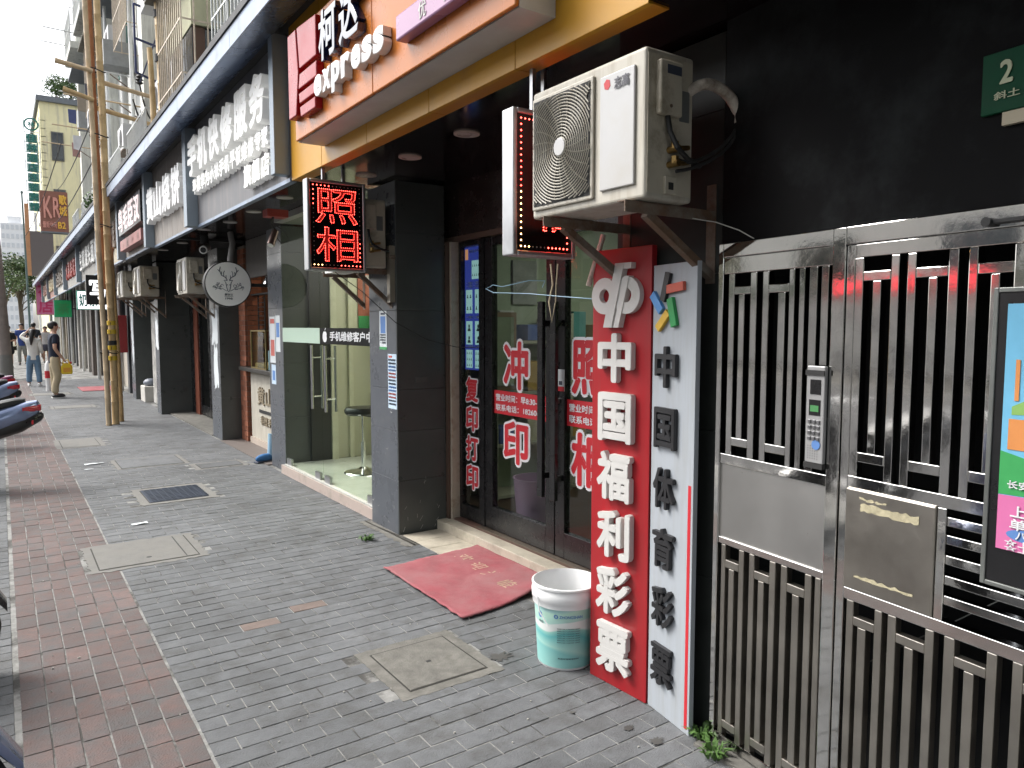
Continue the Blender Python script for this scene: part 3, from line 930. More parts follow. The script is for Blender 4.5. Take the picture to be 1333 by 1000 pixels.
# ---------------------------------------------------------------- air conditioners
def aircon(label, loc, W=.64, H=.50, D=.245, near=True, rotz=-math.pi / 2):
    t = thing('air_conditioner', label, 'air conditioner', loc, rotz, 'outdoor air conditioner units on wall brackets')
    T = rz(rotz, loc)
    mb = MB(T)
    # casing with a round fan opening left of the front
    gx0, gx1 = .02, W * .60
    mb.box(0, .012, 0, W, D, H)
    cs = mb.build('casing', ac_white, t, bevel=.012, seg=3)
    mb = MB(T); mb.box(.014, .0, .03, gx1, .0115, H - .03); mb.build('grille_frame', ac_white, t, bevel=.006)
    cx, cz = (gx0 + gx1) / 2, H / 2
    mb = MB(T); mb.box(.026, -.0015, .045, gx1 - .014, -.0005, H - .045); mb.build('fan_opening', mat('fan_dark', (.012, .012, .012), .7), t, fix=False)
    mb = MB(T)
    hw, hh = (gx1 - .040) / 2, (H - .09) / 2
    rr = .035
    while rr < .29:
        pts = []
        for k in range(49):
            a = 2 * math.pi * k / 48
            x, z = rr * math.cos(a), rr * math.sin(a)
            inside = abs(x) < hw and abs(z) < hh
            if inside:
                pts.append((cx + x, -.007, cz + z))
            elif pts:
                if len(pts) > 1: mb.tube(pts, .0026, 4, caps=False)
                pts = []
        if len(pts) > 1:
            mb.tube(pts, .0026, 4, caps=False)
        rr += .0115
    for k in range(20):
        a = 2 * math.pi * k / 20 + .1
        L = .28
        pp = []
        for i in range(13):
            r_ = .03 + (L - .03) * i / 12
            x, z = r_ * math.cos(a + .5 * r_ / L), r_ * math.sin(a + .5 * r_ / L)
            if abs(x) < hw and abs(z) < hh:
                pp.append((cx + x, -.004, cz + z))
        if len(pp) > 1:
            mb.tube(pp, .0022, 4, caps=False)
    mb.build('fan_grille', ac_white, t, fix=False, smooth=True)
    MB(T).disc((cx, cz), .034, -.013, -.003, 24).build('grille_hub', ac_panel, t, bevel=.003)
    pn = MB(T); pn.box(gx1 + .035, .002, .05, W - .045, .0118, H - .05)
    pnl = pn.build('front_panel', ac_panel, t, bevel=.008, seg=3)
    FF = T @ Matrix(((1, 0, 0, 0), (0, 0, -1, 0), (0, 1, 0, 0), (0, 0, 0, 1)))
    if near:
        F1 = FF @ Matrix.Translation((gx1 + .15, H - .09, -.001))
        text('lettering', '志高', F1, .075, .042, mat('grey_ink', (.12, .12, .14), .5), pnl, .03)
        MB(T @ Matrix.Translation((gx1 + .075, .0015, H - .085))).prism([(-.014, -.012), (.004, -.018), (.016, -.006), (.012, .014), (-.004, .02), (-.018, .008)], -.0006, 0).build('logo', redink, pnl)
    # side facing the camera: valve cover, label, valves
    cv = MB(T); cv.box(W, D * .22, H * .56, W + .028, D * .66, H * .92)
    cvr = cv.build('terminal_cover', ac_side, t, bevel=.008, seg=3)
    if near:
        MB(T).box(W + .0285, D * .34, H * .83, W + .0292, D * .62, H * .89).build('cover_print', dkink, cvr)
        MB(T).cyl((W + .026, D * .42, H * .62), (W + .031, D * .42, H * .62), .006, n=10).build('screw', rust, cvr)
    sd = MB(T); sd.box(W + .0005, .02, .02, W + .002, D - .01, H - .02); sd.build('side_panel', ac_side, t, fix=False)
    MB(T).box(W + .0022, D * .70, H * .55, W + .003, D * .90, H * .76).build('rating_label', mat('label_grey', (.16, .17, .17), .5), t)
    vv = MB(T)
    for zz in (.30, .20):
        vv.cyl((W, D * .5, H * zz + .02), (W + .05, D * .5, H * zz + .02), .012, n=10)
        vv.cyl((W + .035, D * .5, H * zz + .02), (W + .035, D * .75, H * zz + .03), .009, n=8)
        vv.cyl((W + .03, D * .5, H * zz + .02), (W + .03, D * .5, H * zz + .045), .014, n=6)
    vv.build('valve', copper, t, smooth=True)
    if near:
        vb = MB(T); vb.box(W + .002, D * .40, H * .04, W + .012, D * .62, H * .16); vb.build('valve_plate', ac_side, t, bevel=.002)
        MB(T).box(W + .0125, D * .46, H * .07, W + .013, D * .56, H * .12).build('slot', rubber, t)
    cb = MB(T)
    cb.tube([(W + .014, D * .42, H * .56), (W + .03, D * .40, H * .45), (W + .05, D * .46, H * .34), (W + .04, D * .72, H * .28), (W + .03, D * 1.02, H * .25)], .009, 8)
    cb.build('cable', rubber, t, smooth=True)
    return t
ac1 = aircon('big stained white air conditioner above the red lottery board', (1.80, 2.47, 2.035))
# insulated pipe loop of the near unit
mb = MB()
mb.spline([(2.02, 1.86, 2.41), (2.05, 1.81, 2.44), (2.11, 1.80, 2.45), (2.18, 1.79, 2.425), (2.222, 1.78, 2.375), (2.226, 1.775, 2.33)], [.019, .019, .02, .02, .02, .021], 14)
mb.build('insulated_pipe', foam, ac1, smooth=True)
mb = MB()
mb.spline([(1.93, 1.80, 2.17), (1.98, 1.79, 2.165), (2.06, 1.79, 2.19), (2.14, 1.785, 2.235), (2.20, 1.78, 2.29), (2.225, 1.776, 2.335)], .007, 8)
mb.spline([(1.93, 1.80, 2.13), (1.99, 1.79, 2.145), (2.08, 1.785, 2.18), (2.16, 1.78, 2.23), (2.21, 1.778, 2.285), (2.23, 1.776, 2.335)], .006, 8)
mb.build('pipe_tail', rubber, ac1, smooth=True)
def bracket(label, x0, x1, ya, yb, z, drop):
    t = thing('wall_bracket', label, 'bracket', (x1, (ya + yb) / 2, z), 0, 'steel brackets under the air conditioners')
    for yy in (ya, yb):
        mb = MB()
        mb.box(x0, yy - .02, z - .004, x1, yy + .02, z); mb.box(x0, yy - .02, z - .04, x1, yy - .016, z - .0045)
        mb.build('arm', rust, t)
        mb = MB(); mb.bar((x0 + (x1 - x0) * .25, yy, z - .035), (x1 - .005, yy, z - drop), .03, .03); mb.build('brace', rust, t)
        mb = MB(); mb.box(x1 - .004, yy - .022, z - drop - .03, x1, yy + .022, z + .1); mb.build('upright', rust, t)
    return t
bracket('rusty bracket under the big near air conditioner', 1.77, 2.2355, 1.90, 2.36, 2.032, .24)

# ---------------------------------------------------------------- lottery boards
rb = thing('lottery_board', 'tall red board with raised white characters beside the bucket', 'sign', (2.17, 2.33, 0), -math.pi / 2, 'upright lottery boards')
FRB = frame((2.172, 2.505, 0), (.04, -.9992, 0), (0, 0, 1))
TB = FRB @ Matrix(((1, 0, 0, 0), (0, 0, 1, 0), (0, -1, 0, 0), (0, 0, 0, 1)))
RW = .345
MB(TB).box(0, 0, .0, RW, .03, 1.93).build('board', red_board, rb, bevel=.002)
mb = MB(TB)
cxr = .162
for i, ch in enumerate('中国福利彩票'):
    F = FRB @ Matrix.Translation((cxr + .004 * (i % 2), 1.465 - i * .2565, 0))
    text('character', ch, F, .20, .212, letter_w, rb, .035, depth=.026)
# phoenix-like lottery emblem: a slanted double stroke through two rings
mb = MB(TB @ Matrix.Translation((.012, 0, .065)))
def ring(mb, c, ro, ri, y0, y1, n=28, a0=0, a1=6.2832):
    vs, fs = [], []
    for i in range(n + 1):
        a = a0 + (a1 - a0) * i / n
        for r_, yy in ((ro, y0), (ro, y1), (ri, y1), (ri, y0)):
            vs.append((c[0] + r_ * math.cos(a), yy, c[1] + r_ * math.sin(a)))
    for i in range(n):
        for k in range(4):
            fs.append((i * 4 + k, i * 4 + (k + 1) % 4, i * 4 + 4 + (k + 1) % 4, i * 4 + 4 + k))
    mb.add(vs, fs)
ring(mb, (.085, 1.665), .078, .030, -.026, -.0005)
ring(mb, (.215, 1.665), .078, .030, -.026, -.0005)
mb.prism([(.085, 1.53), (.135, 1.53), (.205, 1.80), (.155, 1.80)], -.031, -.0005)
mb.prism([(.150, 1.80), (.245, 1.80), (.245, 1.775), (.150, 1.775)], -.029, -.0005)
mb.prism([(.145, 1.53), (.175, 1.53), (.235, 1.745), (.205, 1.745)], -.030, -.0005)
mb.build('emblem', letter_w, rb)
wb = thing('lottery_board', 'tall white board with raised black characters next to the steel gate', 'sign', (2.16, 2.02, 0), -math.pi / 2, 'upright lottery boards')
FWB = frame((2.192, 2.155, 0), (-.175, -.9846, 0), (0, 0, 1))
TW = FWB @ Matrix(((1, 0, 0, 0), (0, 0, 1, 0), (0, -1, 0, 0), (0, 0, 0, 1)))
WW = .275
MB(TW).box(0, 0, .0, WW, .022, 1.845).build('board', white_board, wb, bevel=.002)
MB(TW).box(WW - .03, -.0008, .02, WW - .012, -.0001, .99).build('red_stripe', redink, wb, fix=False)
for i, ch in enumerate('中国体育彩票'):
    F = FWB @ Matrix.Translation((.107, 1.439 - i * .2446, 0))
    text('character', ch, F, .135, .165, letter_k, wb, .025, depth=.016)
def bardab(col, a, b, w):
    (x0, z0), (x1, z1) = a, b
    d = Vector((x1 - x0, z1 - z0)).normalized(); nn = Vector((-d.y, d.x)) * w / 2
    MB(TW).prism([(x0 - nn.x, z0 - nn.y), (x1 - nn.x, z1 - nn.y), (x1 + nn.x, z1 + nn.y), (x0 + nn.x, z0 + nn.y)], -.016, -.0005).build('emblem_bar', col, wb, bevel=.001)
bardab(letter_k, (.078, 1.70), (.112, 1.81), .032)
bardab(mat('coral', (.55, .10, .06), .45), (.105, 1.745), (.21, 1.755), .034)
bardab(mat('sky_blue', (.09, .28, .62), .45), (.008, 1.73), (.07, 1.66), .036)
bardab(mat('leaf_green', (.02, .27, .07), .45), (.125, 1.71), (.155, 1.60), .036)
bardab(mat('amber', (.68, .42, .04), .45), (.045, 1.59), (.115, 1.655), .032)

# ---------------------------------------------------------------- door mat and bucket
matred = mat('red_mat', (.30, .078, .092), .95, var=.2, vs=7, bump=.6, bs=260, dirt=(.32, .155, .16), ds=2.2, dth=.52, dsoft=.16, spec=.2)
dm = thing('door_mat', 'curled red door mat with worn beige characters at the shop step', 'mat', (2.4, 3.95, 0))
c00, c10, c11, c01 = Vector((2.01, 4.38)), Vector((2.00, 3.36)), Vector((2.79, 3.58)), Vector((2.80, 4.46))
NU, NV = 36, 26
vs, fs = [], []
for i in range(NU + 1):
    for j in range(NV + 1):
        u, v = i / NU, j / NV          # u along -Y, v into the shop
        p = c00 * (1 - u) * (1 - v) + c10 * u * (1 - v) + c11 * u * v + c01 * (1 - u) * v
        bulge = .05 * math.sin(math.pi * v) * max(0, u - .75) / .25
        p = p + Vector((0, -bulge))
        if i == 0 or j == 0 or i == NU:
            p += Vector((R.uniform(-.006, .006), R.uniform(-.006, .006)))
        z = .010 + .006 * mnoise.noise(Vector((u * 5, v * 4, 0))) + .035 * max(0, u - .88) / .12 * max(0, v - .45) + (.005 if v < .03 else 0) + .06 * max(0, v - .93)
        vs.append((p.x, p.y, max(z, .006)))
k = len(vs)
for i in range(NU):
    for j in range(NV):
        a = i * (NV + 1) + j
        fs.append((a, a + NV + 1, a + NV + 2, a + 1))
mb = MB(); mb.add(vs, fs)
o = mb.build('pile', matred, dm, smooth=True)
sd = o.modifiers.new('thickness', 'SOLIDIFY'); sd.thickness = .007; sd.offset = -1
beige = mat('worn_beige', (.42, .28, .2), .9, var=.3, vs=30)
for i, ch in enumerate('欢迎光临'):
    px, py = 2.55 - .015 * i, 4.26 - i * .20
    text('worn_character', ch, frame((px, py, .0155), (.0, -1, 0), (1, 0, 0)), .13, .12, beige, dm, .012)
bk = thing('plastic_bucket', 'white plastic paint bucket with teal label beside the red board', 'bucket', (2.175, 2.69, 0))
TBK = (2.175, 2.69, 0)
bwhite = mat('bucket_white', (.74, .75, .75), .35, var=.03)
# label print is a material on the pail wall: bands of teal and mint with a white sweep
m = bpy.data.materials.new('bucket_label'); m.use_nodes = True
n, l = m.node_tree.nodes, m.node_tree.links
b = n['Principled BSDF']; b.inputs['Roughness'].default_value = .35
tc = n.new('ShaderNodeTexCoord'); sx = n.new('ShaderNodeSeparateXYZ'); l.new(tc.outputs['Object'], sx.inputs[0])
nz = n.new('ShaderNodeTexNoise'); nz.inputs['Scale'].default_value = 3.5; nz.inputs['Detail'].default_value = 1; l.new(tc.outputs['Object'], nz.inputs[0])
ma = n.new('ShaderNodeMath'); ma.operation = 'MULTIPLY_ADD'; ma.inputs[1].default_value = .20; ma.inputs[2].default_value = -.10; l.new(nz.outputs[0], ma.inputs[0])
ad = n.new('ShaderNodeMath'); ad.operation = 'ADD'; l.new(ma.outputs[0], ad.inputs[0]); l.new(sx.outputs['Z'], ad.inputs[1])
mr = n.new('ShaderNodeMapRange'); mr.inputs['From Max'].default_value = .315; l.new(ad.outputs[0], mr.inputs['Value'])
cr = n.new('ShaderNodeValToRGB'); l.new(mr.outputs[0], cr.inputs[0]); l.new(cr.outputs[0], b.inputs['Base Color'])
e = cr.color_ramp.elements
e[0].position = 0; e[0].color = (.30, .58, .54, 1); e[1].position = 1; e[1].color = (.36, .62, .50, 1)
for p, c in ((.25, (.22, .52, .50, 1)), (.30, (.36, .62, .56, 1)), (.48, (.13, .46, .46, 1)), (.56, (.30, .58, .52, 1)), (.58, (.70, .74, .72, 1)), (.68, (.70, .74, .72, 1)), (.70, (.40, .64, .58, 1)), (.84, (.46, .70, .58, 1)), (.88, (.38, .62, .62, 1))):
    q = e.new(p); q.color = c
MAT['bucket_label'] = m
MB().lathe([(.001, .0), (.129, .0), (.133, .008), (.134, .012)], 48, TBK).build('base', bwhite, bk, smooth=True)
MB().lathe([(.134, .012), (.150, .295)], 48, TBK).build('label_wall', m, bk, smooth=True)
MB().lathe([(.150, .295), (.158, .297), (.160, .32), (.162, .323), (.164, .358), (.160, .364), (.158, .378), (.163, .383), (.163, .392), (.155, .395), (.150, .383), (.145, .28), (.129, .02), (.001, .015)], 48, TBK).build('rim', bwhite, bk, smooth=True)
pts = []
for i in range(15):
    a = math.pi * i / 14
    pts.append((2.035 - .163 * math.cos(a) * .9 - .04, 2.615 + .17 * math.cos(a) * .35 - .02 - .03 * math.sin(a), .37 - .15 * math.sin(a)))
hd = [(2.175 - .160, 2.72, .355), (2.175 - .170, 2.69, .34), (2.175 - .172, 2.67, .28), (2.175 - .16, 2.62, .225)]
MB().tube([hd[0], hd[1], hd[2], hd[3]], .003, 6).build('wire_handle', bwhite, bk, smooth=True)
def wrap(name, s, az, z, w, h, mm, bold=.015, rr=None):
    """print a line of text round the pail wall"""
    vs, fs = glyphs(s)
    x0 = min(v[0] for v in vs); x1 = max(v[0] for v in vs); y0 = min(v[1] for v in vs); y1 = max(v[1] for v in vs)
    mb = MB()
    for k, (dx, dy) in enumerate(shifts(bold)[:5]):
        out = []
        for x, y, _ in vs:
            zz = z + ((y + dy - y0) / (y1 - y0) - .5) * h
            r_ = .134 + (zz - .012) / .283 * .016 + .0006 + .00008 * k
            a = az + ((x + dx - x0) / (x1 - x0) - .5) * w / r_
            out.append((TBK[0] + r_ * math.cos(a), TBK[1] + r_ * math.sin(a), zz))
        mb.add(out, fs)
    return mb.build(name, mm, bk, fix=False)
AZ = math.atan2(-2.73, -2.17) + .05
wrap('lettering', 'ZHONGSHAN', AZ + .12, .262, .11, .014, bluepr, .03)
wrap('emblem', '◎', AZ - .36, .262, .02, .02, bluepr, .03)
for k in range(7):
    wrap('fine_print', '高级防水涂料 产品使用说明 注意事项', AZ + .05, .205 - k * .011, .11, .005, dkink, .005)
wrap('fine_print', '新型环保建筑材料', AZ + .05, .06, .10, .007, dkink, .02)
wrap('emblem', '◎', AZ - .98, .255, .026, .03, bluepr, .04)
wrap('lettering', '中山', AZ - .95, .222, .03, .014, dkink, .03)

# ---------------------------------------------------------------- steel gate (its own frame: x along the gate towards the camera, y inwards)
GA = math.atan2(-.99297, -.1184)
GT = rz(GA, (2.19, 1.81, 0))
gate = thing('steel_gate', 'polished steel barred gate with solid middle plates', 'gate', (2.19, 1.81, 0), GA)
SE = 1.95          # end of the gate
def gbar(name, x0, z0, x1, z1, y0=0.0, d=.028, m=steel, parent=gate, bev=.0025):
    return MB(GT).box(x0, y0, z0, x1, y0 + d, z1).build(name, m, parent, bevel=bev, fix=False)
post = gbar('post', .484, .0, .530, 1.90, -.006, .05)
gbar('post', .532, .03, .560, 1.845, .0, .04)
gbar('edge_post', -.012, .0, .012, 1.90, -.004, .05)
gbar('top_rail', .013, 1.85, .483, 1.90, -.004, .05); gbar('top_rail', .5605, 1.805, SE, 1.845, -.002, .045)
gbar('top_rail', .531, 1.8465, SE, 1.90, -.006, .05); gbar('top_rail', .013, 1.79, .483, 1.8485)
# fixed side panel
for z0, z1 in ((1.092, 1.13), (.79, .815), (.02, .055)):
    gbar('rail', .013, z0, .483, z1)
for grp, zb, zt in (((.038, .073, .088, .114, .143, .171), 1.1305, 1.7895), ((.199, .234, .267, .297, .313, .335), 1.1305, 1.7895)):
    a, b, c, d, e_, f_ = grp
    gbar('upright', a, zb, b - .008, zt); gbar('upright', e_ , zb, f_, zt)
    gbar('cross_bar', b - .0075, zb + .035, e_ - .0005, zb + .065); gbar('cross_bar', b - .0075, zt - .075, e_ - .0005, zt - .047)
    gbar('upright', c, zb + .0655, d, zt - .0755)
for a, b in ((.354, .376), (.394, .425), (.440, .468)):
    gbar('upright', a, 1.1305 if a < .39 else (1.1305 if a < .43 else 1.475), b, 1.7895)
for a, b, c, d, e_, f_ in ((.030, .050, .069, .095, .118, .142), (.168, .192, .212, .238, .262, .288), (.312, .338, .362, .39, .412, .438)):
    zb, zt = .0555, .7895
    gbar('upright', a, zb, b, zt, m=steel_d); gbar('upright', e_, zb, f_, zt, m=steel_d)
    gbar('cross_bar', b + .0005, zb + .03, e_ - .0005, zb + .06, m=steel_d); gbar('cross_bar', b + .0005, zt - .085, e_ - .0005, zt - .055, m=steel_d)
    gbar('upright', c, zb + .0605, d, zt - .0855, m=steel_d)
gbar('upright', .452, .0555, .474, .7895, m=steel_d)
plate_s = mat('spotted_steel_plate', (.50, .495, .48), .38, 1.0, var=.06, vs=2.5, rv=.06, dirt=(.12, .07, .04), ds=20, dth=.71, dsoft=.03)
MB(GT).box(.0125, .006, .8155, .4835, .012, 1.0915).build('solid_plate', plate_s, gate, fix=False)
# door leaf
for z0, z1, y0 in ((1.108, 1.145, -.002), (.758, .795, -.002), (.03, .07, 0)):
    gbar('rail', .5605, z0, SE, z1, y0, .034)
for a, b, c, d, e_, f_ in ((.561, .589, .621, .648, .678, .704), (.728, .754, .791, .816, .845, .872), (.898, .922, .955, .978, 1.01, 1.036), (1.06, 1.085, 1.12, 1.145, 1.175, 1.2), (1.23, 1.255, 1.29, 1.315, 1.345, 1.37), (1.4, 1.425, 1.46, 1.485, 1.515, 1.54), (1.57, 1.595, 1.63, 1.655, 1.685, 1.71)):
    zb, zt = 1.1455, 1.8045
    gbar('upright', a, zb, b, zt); gbar('upright', e_, zb, f_, zt)
    gbar('cross_bar', b + .0005, zb + .045, e_ - .0005, zb + .075); gbar('cross_bar', b + .0005, zt - .07, e_ - .0005, zt - .042)
    gbar('upright', c, zb + .0755, d, zt - .0705)
for a, b, c, d, e_, f_ in ((.572, .596, .612, .640, .668, .692), (.711, .737, .765, .792, .825, .85), (.879, .908, .935, .962, .992, 1.018), (1.055, 1.08, 1.11, 1.135, 1.165, 1.19), (1.22, 1.245, 1.28, 1.305, 1.335, 1.36), (1.39, 1.415, 1.45, 1.475, 1.505, 1.53), (1.56, 1.585, 1.62, 1.645, 1.675, 1.7)):
    zb, zt = .0705, .7575
    gbar('upright', a, zb, b, zt, m=steel_d); gbar('upright', e_, zb, f_, zt, m=steel_d)
    gbar('cross_bar', b + .0005, zb + .03, e_ - .0005, zb + .06, m=steel_d); gbar('cross_bar', b + .0005, zt - .075, e_ - .0005, zt - .047, m=steel_d)
    gbar('upright', c, zb + .0605, d, zt - .0755, m=steel_d)
lockp = MB(GT).box(.5615, -.008, .7955, .845, .004, 1.1075).build('solid_plate', steel_d, gate, bevel=.004)
tape = mat('torn_tape', (.40, .36, .24), .8, var=.35, vs=40)
for (x0, z0, x1, z1) in ((.615, 1.045, .80, 1.068), (.61, 1.078, .70, 1.084), (.60, .835, .79, .845)):
    mb = MB(GT); k = 14
    mb.add([(x0 + (x1 - x0) * i / k, -.0095, z0 + R.uniform(-.003, .003)) for i in range(k + 1)] + [(x0 + (x1 - x0) * i / k, -.0095, z1 + R.uniform(-.004, .004)) for i in range(k + 1)], [(i, i + 1, i + 2 + k, i + 1 + k) for i in range(k)])
    mb.build('tape_residue', tape, lockp, fix=False)
gbar('stile', .846, .7955, .872, 1.1075, -.002, .034)
for z0 in (.842, .898, .954, 1.01, 1.06):
    gbar('cross_bar', .8725, z0, SE, z0 + .026, .0, .028)
gbar('closer_arm', .95, 1.856, 1.5, 1.868, -.02, .012, m=blackm)
MB(GT).cyl((.952, -.03, 1.862), (.952, -.006, 1.862), .012, n=14).build('pivot', blackm, gate, smooth=True)
# intercom
ic = thing('door_intercom', 'grey keypad intercom panel fixed on the steel gate', 'intercom', (2.13, 1.36, 1.16), GA)
ICT = GT
MB(ICT).box(.415, -.022, 1.165, .483, -.0065, 1.475).build('panel', mat('intercom_grey', (.42, .42, .42), .35, .4), ic, bevel=.003)
MB(ICT).box(.412, -.026, 1.445, .4835, -.0222, 1.462).build('hood', blackm, ic)
MB(ICT).box(.430, -.0235, 1.385, .470, -.0223, 1.432).build('camera_window', black, ic)
MB(ICT).box(.427, -.0235, 1.318, .470, -.0223, 1.368).build('screen_bezel', black, ic)
MB(ICT).box(.433, -.0245, 1.330, .464, -.0236, 1.350).build('screen', mat('green_screen', (.05, .14, .06), .3, emit=(.05, .2, .06), es=.3), ic)
for r_ in range(4):
    for c in range(3):
        MB(ICT).box(.426 + c * .0165, -.0265, 1.292 - r_ * .018, .437 + c * .0165, -.0223, 1.304 - r_ * .018).build('key', mat('steel_key', (.3, .3, .31), .3, .8), ic, bevel=.001)
mb = MB(ICT)
for r_ in range(6):
    for c in range(5):
        mb.box(.426 + c * .009, -.0228, 1.178 + r_ * .008, .428 + c * .009, -.0222, 1.181 + r_ * .008)
mb.build('speaker_holes', rubber, ic, fix=False)['kind'] = 'stuff'
MB(ICT).disc((.458, 1.225), .016, -.0245, -.0223, 16).build('card_reader', bluepr, ic)
MB(ICT).box(.412, -.024, 1.148, .4835, -.0065, 1.1645).build('foot_strip', blackm, ic)
# advertising light box on the leaf
ab = thing('advert_light_box', 'black framed poster box with pink and blue cartoon advert on the gate', 'poster box', (2.07, .84, .95), GA)
A0, A1, Z0, Z1 = .992, 1.47, .95, 1.695
mb = MB(GT)
mb.box(A0, -.05, Z0, A0 + .012, -.0065, Z1); mb.box(A1 - .012, -.05, Z0, A1, -.0065, Z1); mb.box(A0 + .012, -.05, Z0, A1 - .012, -.0065, Z0 + .012); mb.box(A0 + .012, -.05, Z1 - .012, A1 - .012, -.0065, Z1)
mb.build('frame', mat('grey_box_edge', (.2, .21, .2), .4, .6), ab, bevel=.002)
MB(GT).box(A0 + .013, -.046, Z0 + .013, A1 - .013, -.01, Z1 - .013).build('surround', black, ab)
MB(GT).box(A0 + .034, -.0475, 1.05, A1 - .05, -.0463, 1.655).build('sky_print', mat('print_sky', (.16, .46, .68), .4, var=.1), ab)
mb = MB(GT); mb.prism([(A0 + .034, 1.05), (A1 - .05, 1.05), (A1 - .05, 1.20), (A0 + .034, 1.185)], -.0485, -.0477); mb.build('pink_print', mat('print_pink', (.62, .16, .36), .4, var=.05), ab)
hill = [(A0 + .034, 1.187), (A1 - .05, 1.203), (A1 - .05, 1.28), (A0 + .2, 1.25), (A0 + .12, 1.275), (A0 + .034, 1.295)]
MB(GT).prism(hill, -.0485, -.0477).build('hill_print', mat('print_green', (.05, .34, .10), .4, var=.15), ab)
MB(GT).prism([(A0 + .055, 1.405), (A0 + .10, 1.43), (A0 + .2, 1.42), (A0 + .3, 1.44), (A0 + .3, 1.40), (A0 + .055, 1.385)], -.0485, -.0477).build('grass_print', mat('print_lime', (.24, .44, .12), .4), ab)
org = mat('print_orange', (.66, .26, .08), .4, var=.1)
for x0, x1, z0, z1 in ((A0 + .050, A0 + .10, 1.30, 1.375), (A0 + .101, A0 + .16, 1.30, 1.35), (A0 + .161, A0 + .25, 1.30, 1.40), (A0 + .06, A0 + .07, 1.42, 1.52), (A0 + .10, A0 + .108, 1.42, 1.55), (A0 + .12, A0 + .2, 1.46, 1.49)):
    MB(GT).box(x0, -.0495, z0, x1, -.0487, z1).build('tower_print', org, ab)
MB(GT).prism([(A0 + .10, 1.56), (A0 + .14, 1.58), (A0 + .2, 1.57), (A0 + .2, 1.60), (A0 + .13, 1.61)], -.0495, -.0487).build('cloud_print', whiteink, ab)
GF = GT @ Matrix(((1, 0, 0, 0), (0, 0, -1, 0), (0, 1, 0, 0), (0, 0, 0, 1)))
def gtext(s, x, z, w, h, m, p, bold=.02, y=.0490):
    text('lettering', s, GF @ Matrix.Translation((x, z, y)), w, h, m, p, bold)
gtext('上海', A0 + .105, 1.150, .08, .03, whiteink, ab); gtext('单人', A0 + .105, 1.118, .08, .028, whiteink, ab)
MB(GT).disc((A0 + .112, 1.092), .016, -.0495, -.0487, 20, rx=.055).build('badge_print', bluepr, ab)
gtext('八月', A0 + .105, 1.092, .05, .02, whiteink, ab, y=.0497)
gtext('☆上海', A0 + .10, 1.072, .09, .016, whiteink, ab); gtext('☆上门', A0 + .10, 1.058, .09, .014, whiteink, ab)
gtext('长安', A0 + .08, 1.215, .05, .02, whiteink, ab)
# dark wall above and passage behind the gate
passage = thing('gate_passage', 'black wall and dark passage over and behind the steel gate', 'wall', (2.3, .5, 0))
dk = mat('black_wall', (.006, .006, .0065), .8, var=.4, vs=2, spec=.12, dirt=(.028, .032, .033), ds=1.2, dth=.60)  # near-black base with paler noise patches
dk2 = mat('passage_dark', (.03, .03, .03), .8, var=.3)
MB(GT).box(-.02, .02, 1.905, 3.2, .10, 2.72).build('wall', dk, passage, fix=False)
Box('soffit', dk, passage, 1.3, -1.6, 2.70, 1.858, 1.85, 2.78); Box('soffit', dk, passage, 1.8585, -1.6, 2.70, 2.4, .998, 2.78)  # outer soffit strip is unseen, extended outward to shade the gate wall
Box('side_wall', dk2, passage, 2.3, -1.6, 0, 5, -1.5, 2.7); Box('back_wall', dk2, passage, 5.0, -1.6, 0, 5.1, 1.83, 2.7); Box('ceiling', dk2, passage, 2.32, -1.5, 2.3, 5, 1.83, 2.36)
Box('side_wall', dk2, passage, 3.21, 1.84, 0, 5, 1.9, 2.7)
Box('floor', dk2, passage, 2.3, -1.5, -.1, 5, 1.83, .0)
np_ = thing('house_number_plate', 'green house number plate with pale figures above the gate', 'plate', (2.08, .85, 2.14), GA)
MB(GT).box(.905, .008, 2.135, 1.22, .0195, 2.285).build('plate', mat('plate_green', (.004, .055, .026), .6, var=.15, spec=.15), np_, bevel=.002)
pale = mat('plate_figures', (.42, .46, .30), .5)
gtext('2', .965, 2.232, .032, .058, pale, np_, .03, -.0075)
gtext('斜土', .968, 2.176, .062, .02, pale, np_, .02, -.0075)
gtext('路', 1.02, 2.176, .022, .02, pale, np_, .02, -.0075)
MB(GT).box(.96, .005, 2.10, 1.05, .0195, 2.132).build('tape_patch', mat('masking', (.45, .40, .3), .8), np_)
wi = thing('loose_wire', 'thin pale wire running from the bracket to the gate top', 'wire', (2.1, 1.8, 1.95))
MB().tube([(2.10, 1.90, 2.0), (2.14, 1.80, 1.975), (2.17, 1.72, 1.94), (2.175, 1.66, 1.905)], .002, 5).build('strand', wire_w, wi)
hw = MB().tube([(2.30, 3.05, 1.80), (2.28, 3.0, 1.83), (2.2, 3.03, 1.83), (2.10, 3.12, 1.80), (2.07, 3.16, 1.81), (2.04, 3.18, 1.79), (2.06, 3.14, 1.77), (2.15, 2.95, 1.76), (2.2, 2.75, 1.74), (2.21, 2.5, 1.72), (2.16, 2.42, 1.72)], .0022, 5).build('wire_hanger', wire_b, None, smooth=True)
tag(hw, 'pale blue bent wire in front of the glass doors', 'wire')
cd = MB().tube([(2.2, 2.85, 1.90), (2.205, 2.84, 1.80), (2.19, 2.85, 1.72), (2.2, 2.84, 1.62), (2.215, 2.83, 1.72), (2.22, 2.83, 1.82), (2.22, 2.82, 1.9)], .004, 6).build('dangling_cable', mat('cream_cable', (.5, .42, .28), .6), None, smooth=True)
tag(cd, 'cream cable loop dangling below the half hidden box sign', 'cable')
pp = MB().cyl((2.165, 2.53, 1.78), (2.19, 2.46, 2.0), .012, n=12).build('drain_pipe', foam, None, smooth=True)
tag(pp, 'short pale drain pipe poking down beside the red board', 'pipe')
